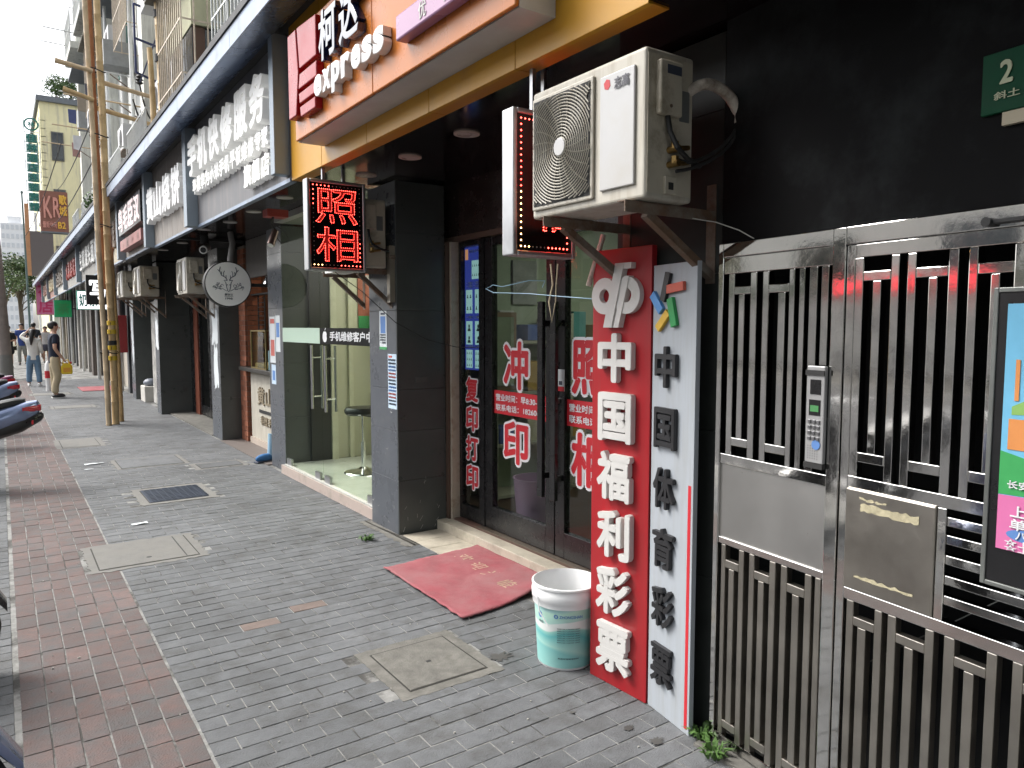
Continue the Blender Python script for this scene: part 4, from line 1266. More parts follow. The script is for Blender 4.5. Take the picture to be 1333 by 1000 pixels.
wr2 = MB().tube([(1.95, 5.0, 1.98), (2.15, 5.0, 1.85), (2.40, 4.98, 1.63), (2.62, 4.9, 1.50), (2.90, 4.95, 1.44), (2.94, 4.70, 1.44)], .003, 5).build('black_wire', rubber, None, smooth=True)
tag(wr2, 'thin black wire sagging from the lit sign across the slate pillar', 'wire')

# ---------------------------------------------------------------- weeds
leafm = mat('weed_leaf', (.06, .13, .025), .6, var=.3, vs=30)
def weed(label, x, y, n, h, sp):
    t = thing('weed', label, 'weed', (x, y, 0), group='weeds growing out of the joints')
    for half, nm_ in ((0, 'blade_tuft'), (1, 'leaf_tuft')):
        mb = MB()
        for i in range(n // 2):
            a = R.uniform(0, 6.28); r0 = sp * R.random() * .7
            bx, by = x + r0 * math.cos(a), y + r0 * math.sin(a)
            L = h * R.uniform(.5, 1.1); w = .004 if not half else .010
            d = Vector((math.cos(a + R.uniform(-.6, .6)), math.sin(a + R.uniform(-.6, .6)), 0)); s = Vector((-d.y, d.x, 0)) * w
            p0 = Vector((bx, by, 0)); p1 = p0 + d * L * .35 + Vector((0, 0, L * .7)); p2 = p0 + d * L * .9 + Vector((0, 0, L * R.uniform(.4, .9)))
            mb.add([p0 - s * .5, p0 + s * .5, p1 + s, p1 - s, p2], [(0, 1, 2, 3), (3, 2, 4)])
        mb.build(nm_, leafm, t, fix=False)
weed('grass tuft at the foot of the white lottery board', 2.175, 1.85, 50, .065, .05)
weed('small weed by the edge of the gate sill', 2.12, 1.74, 40, .06, .05)
weed('small weed in the paver joint by the slate pillar', 2.20, 5.08, 36, .05, .06)
gs = worn_slab(None, 2.12, -1.5, 2.4, 1.84, -.006, .012, n=20, jit=.02).build('gate_sill', concrete, fix=False); gs['kind'] = 'structure'

# ---------------------------------------------------------------- glass-fronted phone repair shop
gshop = thing('phone_shop', 'phone repair shop with glass front and lit yellow-green interior', 'shop', (2.5, 6.8, 0), -math.pi / 2)
wally = mat('yellow_green_wall', (.56, .545, .42), .75, var=.04, vs=1)
tile_w = mat('white_floor_tile', (.60, .60, .55), .18, var=.05)
Box('floor', mat('tile_joint', (.3, .3, .28), .8), gshop, 2.48, 5.57, .0, 5.5, 7.99, .094)
for i in range(5):
    for j in range(4):
        Box('floor_tile', tile_w, gshop, 2.50 + i * .6, 5.58 + j * .6, .0945, 3.096 + i * .6, 6.176 + j * .6, .10)
for j in range(4):
    Box('step_tile', mat('pink_step_tile', (.44, .36, .32), .4, var=.08, dirt=(.3, .26, .22), ds=6, dth=.6), gshop, 2.465, 5.58 + j * .605, -.01, 2.4795, 6.18 + j * .605, .092)
Box('side_wall', wally, gshop, 3.03, 7.99, .1, 5.5, 8.09, 2.70)
Box('back_wall', wally, gshop, 5.5, 5.57, .1, 5.6, 8.09, 2.70)
Box('side_wall', wally, gshop, 2.95, 5.662, .1, 5.5, 5.70, 2.70)
Box('ceiling', mat('dull_ceiling', ()), gshop, 2.45, 5.7, 2.70, 5.5, 8.0, 2.76)
Box('lamp', emis('lit_tube_panel', (1.0, .96, .88), 3.0), gshop, 3.4, 6.2, 2.66, 4.6, 7.5, 2.698)
Box('wall_trim', mat('cream_trim', (.62, .60, .46), .4), gshop, 3.03, 7.93, .1, 3.10, 7.988, 2.68)
Box('wall_trim', mat('cream_trim', ()), gshop, 3.25, 7.95, .1, 3.30, 7.988, 2.68)
Box('dark_panel', mat('pillar_shade_panel', (.02, .022, .02), .4), gshop, 2.80, 7.955, .1, 3.028, 7.9985, 2.68)  # black sheet added so the lamp-lit pillar side stays dark
po2 = Box('red_poster', mat('brick_red_poster', (.34, .10, .06), .6), gshop, 3.38, 7.975, 1.72, 3.66, 7.988, 2.28)
Box('poster_foot', greenpr, po2, 3.38, 7.970, 1.50, 3.66, 7.9745, 1.72)
text('lettering', '微信支付', FRO(3.52, 7.9745, 2.16), .2, .06, letter_w, po2, .02)
Box('notice_board', mat('grey_notice', (.3, .3, .27), .6), gshop, 3.72, 7.97, 1.92, 3.95, 7.988, 2.26)
cb = thing('shop_cabinet', 'cream cabinet with open black shelf at the right inside the phone shop', 'cabinet', (3.75, 7.7, .1))
cwood = mat('cream_cabinet', (.58, .53, .32), .5, var=.04)
Box('base', cwood, cb, 3.55, 7.45, .101, 4.6, 7.97, .78); Box('worktop', mat('cabinet_top', (.55, .54, .5), .35), cb, 3.52, 7.42, .781, 4.6, 7.975, .82)
Box('upper', cwood, cb, 3.55, 7.7, 1.45, 4.6, 7.968, 1.85); Box('screen', black, cb, 3.6, 7.6, 1.2, 4.2, 7.66, 1.42)
Box('door_line', rubber, cb, 3.60, 7.446, .15, 3.606, 7.4495, .74); Box('device', white, cb, 3.66, 7.5, .821, 3.8, 7.55, 1.05)
# glass panes
dgl = glass_mat('clear_green_glass', (.90, .94, .90), .12)
def pane(y0, y1, label_part, band, bm):
    p = Box('glass_pane', dgl, gshop, 2.516, y0, .11, 2.526, y1, 2.69)
    bnd = Box('band', bm, p, 2.5135, y0, 1.435, 2.5155, y1, 1.585)
    for yy in (y0 + .05, y1 - .2):
        Box('clamp', alu, p, 2.508, yy, .10, 2.534, yy + .14, .17)
    return p, bnd
pa, ba = pane(6.87, 7.995, '', None, mat('frosted_band', (.42, .55, .45), .6, var=.03))
pb_, bb = pane(5.60, 6.86, '', None, mat('black_band', (.005, .005, .005), .5, spec=.1))
text('lettering', '手机维修客户中心', FAC(2.5130, 6.05, 1.51), 1.1, .088, whiteink, bb, .028)
# apple emblem on the band
def apple(F, s, m, p):
    pts = []
    for i in range(40):
        a = 2 * math.pi * i / 40 + math.pi / 2
        r_ = .5 * (1 - .13 * math.exp(-((i if i < 20 else 40 - i) / 2.2) ** 2) - .06 * math.exp(-((i - 20) / 2.0) ** 2))
        x, y = r_ * math.cos(a) * 1.0, r_ * math.sin(a) * .98
        dx, dy = x - .62, y - .06
        if dx * dx + dy * dy < .22 ** 2:
            d = math.hypot(dx, dy); x, y = .62 + dx / d * .22, .06 + dy / d * .22
        pts.append((x * s, y * s))
    mb = MB(F); mb.add([(x, y, .001) for x, y in pts], [tuple(range(40))])
    o = mb.build('emblem', m, p, fix=False)
    mb = MB(F); mb.add([(s * (.02 + .13 * t + w), s * (.50 + .26 * t), .001) for t, w in ((0, 0), (.35, .10), (.8, .13), (1, .12), (.75, -.02), (.35, -.06))], [(0, 1, 2, 3, 4, 5)])
    mb.build('emblem_leaf', m, o, fix=False)
apple(FAC(2.5130, 6.73, 1.503), .112, whiteink, bb)
chrome = mat('chrome', (.7, .7, .7), .12, 1.0, var=.03)
for p, yy in ((pa, 6.98), (pb_, 6.62)):
    for x in (2.47, 2.57):
        MB().cyl((x, yy, .80), (x, yy, 1.42), .014, n=12).build('handle', chrome, p, smooth=True)
    mb = MB(); mb.cyl((2.47, yy, .92), (2.57, yy, .92), .008, n=8); mb.cyl((2.47, yy, 1.30), (2.57, yy, 1.30), .008, n=8); mb.build('handle_bolt', chrome, p)
# bar stool
bs_ = thing('bar_stool', 'black round bar stool with chrome gas post inside the phone shop', 'stool', (3.02, 7.05, .1))
X_, Y_ = 3.02, 7.05
MB().lathe([(.001, 0), (.165, 0), (.185, .02), (.187, .05), (.17, .075), (.10, .082), (.001, .084)], 32, (X_, Y_, .70)).build('seat', mat('black_vinyl', (.012, .012, .012), .3), bs_, smooth=True)
mb = MB(); mb.cyl((X_, Y_, .12), (X_, Y_, .42), .026, n=16); mb.cyl((X_, Y_, .42), (X_, Y_, .70), .015, n=12); mb.build('post', chrome, bs_, smooth=True)
MB().lathe([(.20, .0), (.19, .012), (.08, .03), (.03, .06)], 32, (X_, Y_, .101)).build('base', chrome, bs_, smooth=True)
MB().tube([(X_, Y_, .69), (X_ + .09, Y_, .67), (X_ + .15, Y_ - .02, .61)], .008, 8).build('lever', blackm, bs_)

# ---------------------------------------------------------------- snack shop with serving window
sn = thing('snack_shop', 'snack shop with white plank counter, brick pier and serving window', 'shop', (2.8, 9.6, 0), -math.pi / 2)
plank = mat('white_plank', (.50, .47, .40), .6, var=.1, dirt=(.34, .31, .26), ds=5, dth=.6, streak=True)
for i in range(11):
    Box('plank', plank, sn, 2.80, 8.54 + i * .165, .09, 2.82, 8.702 + i * .165, 1.0, bevel=.002)
Box('counter_frame', blackm, sn, 2.825, 8.53, .0, 3.0, 10.37, 1.0)
Box('skirting', mat('pinkish_skirting', (.45, .38, .32), .6), sn, 2.78, 8.53, -.01, 2.823, 10.37, .088)
Box('worktop', mat('dark_worktop', (.03, .028, .025), .35), sn, 2.68, 8.53, 1.001, 3.05, 10.5, 1.05, bevel=.004)
carved = mat('brown_carved', (.22, .18, .12), .7)
for i, ch in enumerate('黄山烧饼'):
    text('carved_character', ch, FAC(2.80, 9.85 - i * .36, .68), .3, .24, carved, sn, .02, depth=.012)
Box('black_rule', blackm, sn, 2.79, 8.6, .46, 2.7995, 9.95, .50)
text('carved_lettering', '非遗手工酥饼', FAC(2.80, 9.4, .36), 1.0, .12, carved, sn, .015, depth=.01)
brickm = mat('red_brick', (.27, .10, .055), .85, var=.2, vs=12, bump=.3, island=.28)
pier = Box('brick_pier', mat('mortar', (.2, .17, .14), .9), sn, 2.775, 10.44, 0, 3.0, 10.74, 2.70)
zz, i = .002, 0
while zz < 2.66:
    ys_ = [10.43, 10.59, 10.745] if i % 2 else [10.43, 10.51, 10.67, 10.745]
    for a, b in zip(ys_, ys_[1:]):
        Box('brick', brickm, pier, 2.765, a + .004, zz + .004, 2.79, b - .004, zz + .066)
    for a, b in ((2.792, 2.87), (2.87, 2.998)) if i % 2 else ((2.792, 2.95), (2.95, 2.998)):
        Box('brick', brickm, pier, a + .004, 10.425, zz + .004, b, 10.4385, zz + .066)
    zz += .07; i += 1
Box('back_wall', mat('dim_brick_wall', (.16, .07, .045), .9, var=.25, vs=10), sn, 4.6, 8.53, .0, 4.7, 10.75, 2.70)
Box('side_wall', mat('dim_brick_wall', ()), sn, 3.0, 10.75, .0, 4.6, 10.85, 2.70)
Box('side_wall', mat('dark_partition', (.06, .055, .05), .7), sn, 3.03, 8.10, .0, 4.6, 8.50, 2.70)
Box('ceiling', soffit_m, sn, 1.87, 5.62, 2.765, 4.6, 15.0, 2.80)
Box('header', mat('grey_board_wall', (.15, .14, .13), .7, var=.2, stretch=(1, 8, 1)), sn, 2.80, 8.53, 2.25, 2.85, 10.42, 2.76)
Box('lamp', emis('lit_warm_lamp', (1, .8, .55), 5.0), sn, 3.5, 9.2, 2.62, 3.7, 9.9, 2.66)
rk = thing('wire_rack', 'black wire rack hanging in the snack window', 'rack', (2.9, 10.2, 1.9))
for k in range(9):
    MB().cyl((2.92, 10.32, 1.5 + k * .06), (2.92, 10.02, 1.5 + k * .06), .006, n=6).build('rod', blackm, rk)
MB().cyl((2.92, 10.32, 1.46), (2.92, 10.32, 2.04), .01, n=6).build('upright', blackm, rk); MB().cyl((2.92, 10.02, 1.46), (2.92, 10.02, 2.04), .01, n=6).build('upright', blackm, rk)
MB().box(2.85, 9.3, 2.02, 2.95, 10.42, 2.04).build('rail', blackm, rk)
gc = thing('glass_case', 'small glass food case with brass frame on the snack counter', 'case', (2.85, 9.7, 1.05))
br = mat('aged_brass', (.36, .28, .12), .4, .9)
for x in (2.72, 3.0):
    for y in (9.35, 10.0):
        Box('post', br, gc, x, y, 1.052, x + .02, y + .02, 1.55)
for z in (1.052, 1.535):
    Box('frame', br, gc, 2.741, 9.35, z, 2.999, 9.37, z + .016); Box('frame', br, gc, 2.741, 10.0, z, 2.999, 10.02, z + .016)
    Box('frame', br, gc, 2.72, 9.371, z, 2.74, 9.999, z + .016)
Box('pane', glass, gc, 2.727, 9.371, 1.069, 2.731, 9.999, 1.534)
Box('tray', mat('pastry', (.5, .3, .1), .7, var=.3, vs=20), gc, 2.76, 9.4, 1.07, 2.98, 9.97, 1.12)
sb = MB().box(2.72, 9.0, 1.055, 2.76, 9.25, 1.30).build('photo_board', mat('teal_board', (.10, .20, .22), .4), None, bevel=.003)
tag(sb, 'small teal photo board standing on the snack counter', 'board')
hl = MB().lathe([(.001, .16), (.03, .16), (.05, .12), (.10, 0), (.094, 0), (.04, .12), (.001, .14)], 20, (2.7, 9.0, 2.1)).build('pendant_lamp', chrome, None, smooth=True)
tag(hl, 'small silver pendant lamp above the snack counter', 'lamp')
n3 = notice('paper_notice', 'white notice with red print on the pillar beside the snack window', FAC(2.52, 8.38, 1.45), .20, .52, paper, [('heading', .1, .85, .9, .95, redpr), ('picture', .15, .15, .85, .5, redpr)])
n4 = notice('paper_notice', 'small blue notice below the white one on the same pillar', FAC(2.52, 8.36, 1.06), .16, .22, paper_b, [('picture', .2, .2, .8, .7, bluepr)])
n5 = notice('paper_notice', 'narrow pale notice at the near edge of the same pillar', FAC(2.52, 8.18, 1.52), .16, .40, paper, [('picture', .15, .4, .85, .8, bluepr)])
fl = Box('step_slab', mat('brown_grey_floor', (.13, .11, .10), .6, var=.1), sn, 2.47, 8.53, -.012, 2.779, 10.74, .008)
# round deer sign hung across the pavement
ds_ = thing('round_sign', 'round white sign with a stag head drawing hanging over the pavement', 'sign', (2.2, 8.95, 1.83))
cxs, czs, rs_ = 2.185, 2.085, .262
MB().disc((cxs, czs), rs_, 8.90, 9.0, 48).build('drum', blackm, ds_, smooth=True)
MB().disc((cxs, czs), rs_ - .012, 8.894, 8.899, 48).build('face', mat('warm_white_face', (.90, .89, .86), .4, var=.02), ds_)
ink = MB(Matrix.Translation((cxs, 8.8935, czs)))
def stroke(pts, r=.0035):
    ink.tube([(x, 0, z) for x, z in pts], r, 5)
for s in (-1, 1):
    stroke([(s * .012, .045), (s * .03, .075), (s * .075, .10), (s * .095, .15), (s * .085, .195)], .005)
    stroke([(s * .05, .085), (s * .05, .13), (s * .04, .15)], .004); stroke([(s * .075, .10), (s * .072, .14)], .004); stroke([(s * .095, .14), (s * .115, .165)], .004)
    stroke([(s * .024, .055), (s * .024, .10)], .004)
    stroke([(s * .012, .04), (s * .05, .045), (s * .03, .02)], .004); stroke([(s * .03, .02), (s * .022, -.03), (s * .012, -.075), (0, -.085)], .004)
    stroke([(s * .018, -.005), (s * .010, -.012)], .005)
    for k in range(9):
        a = k * .7
        c = (s * (.07 + .011 * k), -.02 - .03 * math.sin(k * 1.1))
        stroke([(c[0] + .014 * math.cos(a + t * .6), c[1] + .016 * math.sin(a + t * .6)) for t in range(8)], .0026)
    stroke([(s * .02, -.08), (s * .06, -.055), (s * .12, -.05), (s * .17, -.03)], .003)
o = ink.build('stag_drawing', dkink, ds_, smooth=True)
text('lettering', '酥饼坊', FRO(cxs, 8.8935, czs - .12), .09, .028, dkink, ds_, .01)
text('lettering', '1998', FRO(cxs, 8.8935, czs - .165), .08, .022, dkink, ds_, .01)
Box('rule', dkink, ds_, cxs - .05, 8.8930, czs - .143, cxs + .05, 8.8936, czs - .140)
MB().box(cxs + rs_ - .02, 8.93, czs - .02, 2.82, 8.97, czs + .02).build('arm', blackm, ds_)
sp = thing('spot_lamp', 'small spot lamp on a red base under the canopy', 'lamp', (2.2, 7.1, 2.7))
Box('base', mat('red_lamp_base', (.35, .05, .04), .5), sp, 2.10, 7.05, 2.63, 2.30, 7.2, 2.70, bevel=.004)
MB().tube([(2.17, 7.1, 2.63), (2.14, 7.1, 2.57), (2.18, 7.1, 2.52), (2.16, 7.1, 2.46)], .010, 8).build('arm', blackm, sp)
MB().cyl((2.18, 7.08, 2.5), (2.12, 7.04, 2.36), .032, .036, 14).build('lamp_head', mat('bronze_lamp', (.10, .06, .05), .35, .6), sp, smooth=True)
MB().cyl((2.119, 7.0395, 2.358), (2.117, 7.038, 2.354), .030, n=14).build('lens', white, sp)
MB().tube([(2.2, 7.1, 2.55), (2.28, 7.1, 2.5), (2.32, 7.1, 2.42), (2.24, 7.1, 2.39), (2.19, 7.1, 2.45)], .005, 6).build('lead', rubber, sp)
cc = thing('security_camera', 'small white security camera under the canopy above the round sign', 'camera', (2.2, 10.1, 2.7))
MB().cyl((2.2, 10.1, 2.76), (2.2, 10.1, 2.66), .05, n=14).build('mount', blackm, cc)
MB().cyl((2.25, 10.2, 2.62), (2.15, 9.95, 2.56), .05, n=14).build('body', white, cc, smooth=True); MB().cyl((2.15, 9.95, 2.56), (2.148, 9.945, 2.559), .035, n=14).build('lens', black, cc)
MB().box(1.9, 10.15, 2.70, 2.7, 10.19, 2.73).build('bracket', blackm, cc)
for k, (x, y) in enumerate(((2.17, 6.75), (2.17, 7.75), (2.17, 8.68), (2.07, 9.5), (2.15, 11.2), (2.1, 12.4))):
    o = MB().cyl((x, y, 2.757), (x, y, 2.764), .075, n=24).build('downlight', mat('downlight_grey', (.5, .48, .46), .5), sn if k > 1 else gshop, smooth=True)
Box('soffit_lip', blackm, sn, 1.87, 5.62, 2.74, 1.95, 15.0, 2.7645)
MB().tube([(2.36, 9.45, 2.74), (2.37, 9.4, 2.6), (2.34, 9.4, 2.42), (2.33, 9.4, 2.25)], .035, 10).build('conduit', mat('grey_conduit', (.3, .29, .28), .6), sn, smooth=True)

# ---------------------------------------------------------------- shaded stair door, cabinet and far shop bays
sd_ = thing('stair_door', 'recessed dark double door with red-brown frame between the pillars', 'door', (2.9, 12.8, 0), -math.pi / 2)
Box('back_wall', dk2, sd_, 3.6, 11.3, 0, 3.7, 14.6, 2.76)
Box('frame', mat('red_brown_paint', (.19, .055, .03), .5, var=.1), sd_, 2.88, 14.0, 0, 2.98, 14.3, 2.6)
Box('frame', frame_b, sd_, 2.88, 14.32, 0, 2.98, 14.6, 2.6)
for a, b in ((13.2, 13.98), (12.4, 13.18), (11.55, 12.38)):
    mb = MB(); mb.box(2.90, a, .05, 2.95, a + .08, 2.5); mb.box(2.90, b - .08, .05, 2.95, b, 2.5); mb.box(2.90, a + .08, .05, 2.95, b - .08, .2); mb.box(2.90, a + .08, 2.4, 2.95, b - .08, 2.5)
    d = mb.build('leaf', frame_b, sd_); Box('pane', glass_d, d, 2.92, a + .08, .2, 2.926, b - .08, 2.4)
Box('lintel', dk2, sd_, 2.86, 11.3, 2.601, 2.98, 14.6, 2.76)
Box('sill', concrete, sd_, 2.49, 11.31, -.01, 3.6, 14.59, .02)
cbn = thing('louvred_cabinet', 'tall grey steel cabinet with a louvre, plastered with paper remnants', 'cabinet', (2.75, 15.9, 0))
cst = mat('plastered_steel', (.30, .29, .27), .7, .2, var=.25, vs=7, dirt=(.48, .47, .44), ds=4, dth=.53, dsoft=.06)
Box('body', cst, cbn, 2.55, 15.05, 0.03, 3.2, 16.7, 2.1, bevel=.01)
for k in range(3):
    Box('louvre', rubber, cbn, 2.543, 15.5, 1.02 + k * .07, 2.549, 16.2, 1.055 + k * .07)
Box('hinge_line', rubber, cbn, 2.544, 15.88, .1, 2.549, 15.89, .95)
mb = MB().box(2.45, 17.15, .0, 2.85, 17.7, .33); bxx = mb.build('carton', mat('carton_white', (.55, .53, .48), .7, var=.1), None, bevel=.008)
tag(bxx, 'white carton standing in the recess behind the bamboo poles', 'box')
mb = MB(); mb.ell((2.6, 17.4, .40), (.14, .16, .09)); bb_ = mb.build('plastic_bag', mat('bag_grey', (.2, .22, .26), .5), None, smooth=True)
tag(bb_, 'crumpled dark bag lying on the white carton', 'bag')

# ---------------------------------------------------------------- canopy hood and shop signs along the row
hood_m = mat('grey_hood_metal', (.125, .18, .30), .28, .55, var=.06, vs=1.5)
hood_e = mat('pale_hood_edge', (.25, .31, .41), .4, .3, var=.08, dirt=(.2, .2, .2), ds=3, dth=.62)
hood_k = mat('black_gutter', (.018, .018, .02), .6, var=.3)
hood = thing('canopy_hood', 'long grey metal hood with black gutter above the row of shop signs', 'canopy', (1.5, 10, 3.65), -math.pi / 2)
ys = [1.9 + .98 * k for k in range(46)]
pf = [(1.50, 3.66), (1.58, 3.665), (1.68, 3.70), (1.78, 3.77), (1.86, 3.87), (1.86, 3.90), (1.50, 3.83)]
for a, b in zip(ys, ys[1:]):
    k = len(pf)
    mb = MB()
    mb.add([(x, a + .003, z) for x, z in pf] + [(x, b - .003, z) for x, z in pf], [tuple(range(k)), tuple(range(k, 2 * k))] + [(i, (i + 1) % k, (i + 1) % k + k, i + k) for i in range(k)])
    mb.build('hood_panel', hood_m, hood, smooth=True)
    Box('front_strip', hood_e, hood, 1.488, a + .003, 3.655, 1.4985, b - .003, 3.80)
mb = MB()
yv = 1.9
while yv < 46:
    mb.box(1.475, yv, 3.801, 2.0, yv + .5, 3.85 + R.uniform(-.006, .008)); yv += .5
mb.build('gutter', hood_k, hood)['kind'] = 'stuff'
Box('hood_core', hood_k, hood, 1.87, 1.9, 3.805, 2.6, 47, 3.848)
board_m = mat('brown_grey_board', (.22, .195, .175), .6, var=.12, vs=2, dirt=(.30, .27, .24), ds=2, dth=.55, streak=True)
post_m = mat('grey_green_post', (.27, .32, .37), .45, .3, var=.06)
gl_w = mat('white_letter_added_glow', (.90, .90, .88), .4, var=.03, emit=(1, 1, .98), es=.05)  # faint glow added to stand in for sky brightness on the letters
glow_w = mat('white_letter_faint_glow', (.8, .8, .8), .4, emit=(1, 1, .98), es=.05)  # unlit letters given a slight glow for their skylit white
def sign_board(name, label, y0, y1, zb, zt=3.79, m=board_m, split=0):
    t = thing(name, label, 'sign', (1.85, (y0 + y1) / 2, zb), -math.pi / 2, 'sign boards under the canopy hood')
    if split:
        n_ = int((y1 - y0) / split)
        for i in range(n_):
            a = y0 + (y1 - y0) * i / n_; b = y0 + (y1 - y0) * (i + 1) / n_
            Box('board', m, t, 1.86, a + .003, zb, 1.885, b - .003, zt)
    else:
        Box('board', m, t, 1.86, y0, zb, 1.885, y1, zt)
    Box('lower_trim', hood_e, t, 1.85, y0, zb - .03, 1.90, y1, zb - .0005)
    return t
def sign_post(t, y, zb, w=.12):
    Box('end_post', post_m, t, 1.74, y - w / 2, zb, 1.859, y + w / 2, 3.76, bevel=.004)
s1 = sign_board('shop_sign', 'sign board with big raised white characters next to the yellow fascia', 5.62, 8.86, 2.72, m=mat('slate_board', (.15, .15, .16), .55, var=.1, dirt=(.22, .2, .19), ds=1.5, dth=.6, streak=True))
sign_post(s1, 5.68, 2.74, .10); sign_post(s1, 8.86, 2.70, .16)
for i, ch in enumerate('手机快修服务'):
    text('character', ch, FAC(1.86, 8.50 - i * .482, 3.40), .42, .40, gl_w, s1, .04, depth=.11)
for i, ch in enumerate('苹果华为小米手机平板维修专家'):
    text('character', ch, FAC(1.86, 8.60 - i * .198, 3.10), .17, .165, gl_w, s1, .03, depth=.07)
for i, ch in enumerate('旗舰店'):
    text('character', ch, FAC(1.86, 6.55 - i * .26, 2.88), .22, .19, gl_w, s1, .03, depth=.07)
s2 = sign_board('shop_sign', 'sign board of vertical panels with four bright white characters', 8.98, 11.62, 2.74, split=.3)
sign_post(s2, 11.66, 2.72, .16)
for i, ch in enumerate('黄山烧饼'):
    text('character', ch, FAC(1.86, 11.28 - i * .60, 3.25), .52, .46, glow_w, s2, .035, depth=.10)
s3 = sign_board('shop_sign', 'sign board with black letter box and pink strip beyond the white characters', 11.75, 14.55, 2.78, split=.3)
sign_post(s3, 14.6, 2.76, .16)
lb = Box('letter_box', black, s3, 1.74, 11.95, 3.12, 1.859, 14.3, 3.58, bevel=.006)
for i, ch in enumerate('鸟毛臣汉'):
    text('character', ch, FAC(1.739, 14.0 - i * .58, 3.35), .48, .38, mat('pinkish_white', (.75, .66, .66), .4, emit=(1, .85, .85), es=.25), lb, .02, depth=.01)
lb = Box('pink_box', mat('dull_pink', (.38, .17, .16), .5, var=.1), s3, 1.74, 12.0, 2.86, 1.859, 14.2, 3.03, bevel=.006)
for i, ch in enumerate('本帮小吃'):
    text('character', ch, FAC(1.739, 13.9 - i * .55, 2.945), .16, .13, mat('faded_pink', (.5, .30, .28), .5), lb, .02)
cols_far = [('cream board with brown characters', (.50, .44, .33), (.16, .09, .05), '老上海小馄饨'), ('pale grey slatted board with white characters', (.30, .29, .27), (.7, .7, .68), '生煎馒头面馆'), ('grey board with red characters', (.40, .38, .35), (.4, .05, .04), '水果鲜花店'), ('white panel board with tall white bars', (.55, .54, .50), (.25, .2, .16), '五金建材日杂'), ('faded red board', (.34, .16, .12), (.6, .5, .3), '便利超市烟酒'), ('farthest beige board', (.45, .40, .3), (.3, .12, .08), '理发美容沙龙')]
yb = 14.7
for i, (lab, c1, c2, tx) in enumerate(cols_far):
    y1 = yb + (3.4 if i == 0 else 5.0)
    t = sign_board('shop_sign', lab + ' far along the canopy', yb, y1 - .06, 2.80, m=mat('far_board_%d' % i, c1, .6, var=.15, dirt=tuple(c * .6 for c in c1), ds=1.5, dth=.58, streak=True), split=.8)
    sign_post(t, y1 - .06, 2.78, .16)
    cm = mat('far_letter_%d' % i, c2, .5)
    L = (y1 - yb - .6) / len(tx)
    for k, ch in enumerate(tx):
        text('character', ch, FAC(1.86, y1 - .5 - L * (k + .5) + .1, 3.3), L * .8, .5, cm, t, .03, depth=.06)
    # bay under the board
    b = thing('shop_bay', ['first', 'second', 'third', 'fourth', 'fifth', 'sixth'][i] + ' shop bay beyond the bamboo poles', 'shop front', (2.6, (yb + y1) / 2, 0), -math.pi / 2, 'far shop bays')
    Box('soffit', soffit_m, b, 1.90, yb, 2.78, 3.4, y1, 2.82)
    Box('back_wall', dk2, b, 3.4, yb, 0, 3.5, y1, 2.8)
    pc = [(.30, .29, .27), (.06, .065, .07), (.10, .08, .07), (.35, .33, .30), (.12, .12, .12), (.3, .26, .2)][i]
    pm_ = mat('bay_pier_%d' % i, pc, .6, var=.2)
    if i > 0:
        Box('pier', pm_, b, 2.45, y1 - .5, 0, 3.3, y1, 2.78); Box('pier', pm_, b, 2.5, yb + 1.6, 0, 2.9, yb + 1.9, 2.78)
        mb = MB(); mb.cyl((2.42, yb + 2.4, 0), (2.42, yb + 2.4, 2.8), .05, n=10); mb.build('pipe', mat('pale_pipe', (.5, .5, .48), .5), b, smooth=True)
        mb = MB(); mb.box(2.75, yb + .1, 0, 2.8, yb + 1.6, 2.5); mb.build('shutter', mat('bay_shutter_%d' % i, tuple(.5 * c + .12 for c in pc), .5, .3, var=.1, stretch=(1, 1, 30)), b, fix=False)
        Box('window', glass_d, b, 2.75, yb + 1.95, .9, 2.76, y1 - .55, 2.4)
        Box('apron', plank, b, 2.72, yb + 1.95, 0, 2.78, y1 - .55, .9)
    yb = y1
# projecting signs farther along
def proj_sign(label, x0, x1, y, z0, z1, face, chars, ink_m, edge=black, vertical=False, bold=.03):
    t = thing('projecting_sign', label, 'sign', (x0, y, z0), 0, 'small signs projecting over the pavement')
    Box('box', edge, t, x0, y, z0, x1, y + .14, z1, bevel=.008)
    f = Box('face', face, t, x0 + .02, y - .006, z0 + .02, x1 - .02, y - .0005, z1 - .02)
    n_ = len(chars)
    for i, ch in enumerate(chars):
        if vertical:
            h = (z1 - z0 - .08) / n_
            text('character', ch, FRO((x0 + x1) / 2, y - .0065, z1 - .04 - h * (i + .5)), min(h, x1 - x0) * .8, h * .82, ink_m, f, bold)
        else:
            w = (x1 - x0 - .06) / n_
            text('character', ch, FRO(x0 + .03 + w * (i + .5), y - .0065, (z0 + z1) / 2), w * .86, (z1 - z0) * .66, ink_m, f, bold)
    MB().box(x1, y + .05, (z0 + z1) / 2 - .02, 2.6, y + .09, (z0 + z1) / 2 + .02).build('arm', blackm, t)
    return t
lit = mat('lit_sign_white', (.8, .8, .8), .4, emit=(1, 1, 1), es=.55)
proj_sign('black square projecting sign with one bold white character', 1.58, 2.05, 18.6, 2.08, 2.72, mat('black_face', (.012, .012, .014), .35), '写', lit)
proj_sign('white and green projecting sign beyond the black one', 1.62, 2.35, 21.6, 2.02, 2.50, lit, '奶茶小', mat('teal_ink', (.04, .28, .24), .5), mat('green_edge', (.03, .3, .2), .5))
t = proj_sign('small green lit bush-shaped sign near the far end', 1.72, 2.3, 33, 1.95, 2.6, mat('lit_green', (.02, .3, .1), .5, emit=(.02, .4, .12), es=.05), '茶', greenpr, mat('green_edge', ()))
t = proj_sign('pink and lime vertical sign at the end of the row', 1.6, 2.45, 46, 2.2, 3.9, mat('pink_face', (.55, .16, .28), .5), '花店', mat('magenta_ink', (.5, .03, .12), .5), mat('lime_edge', (.3, .4, .06), .5), True)
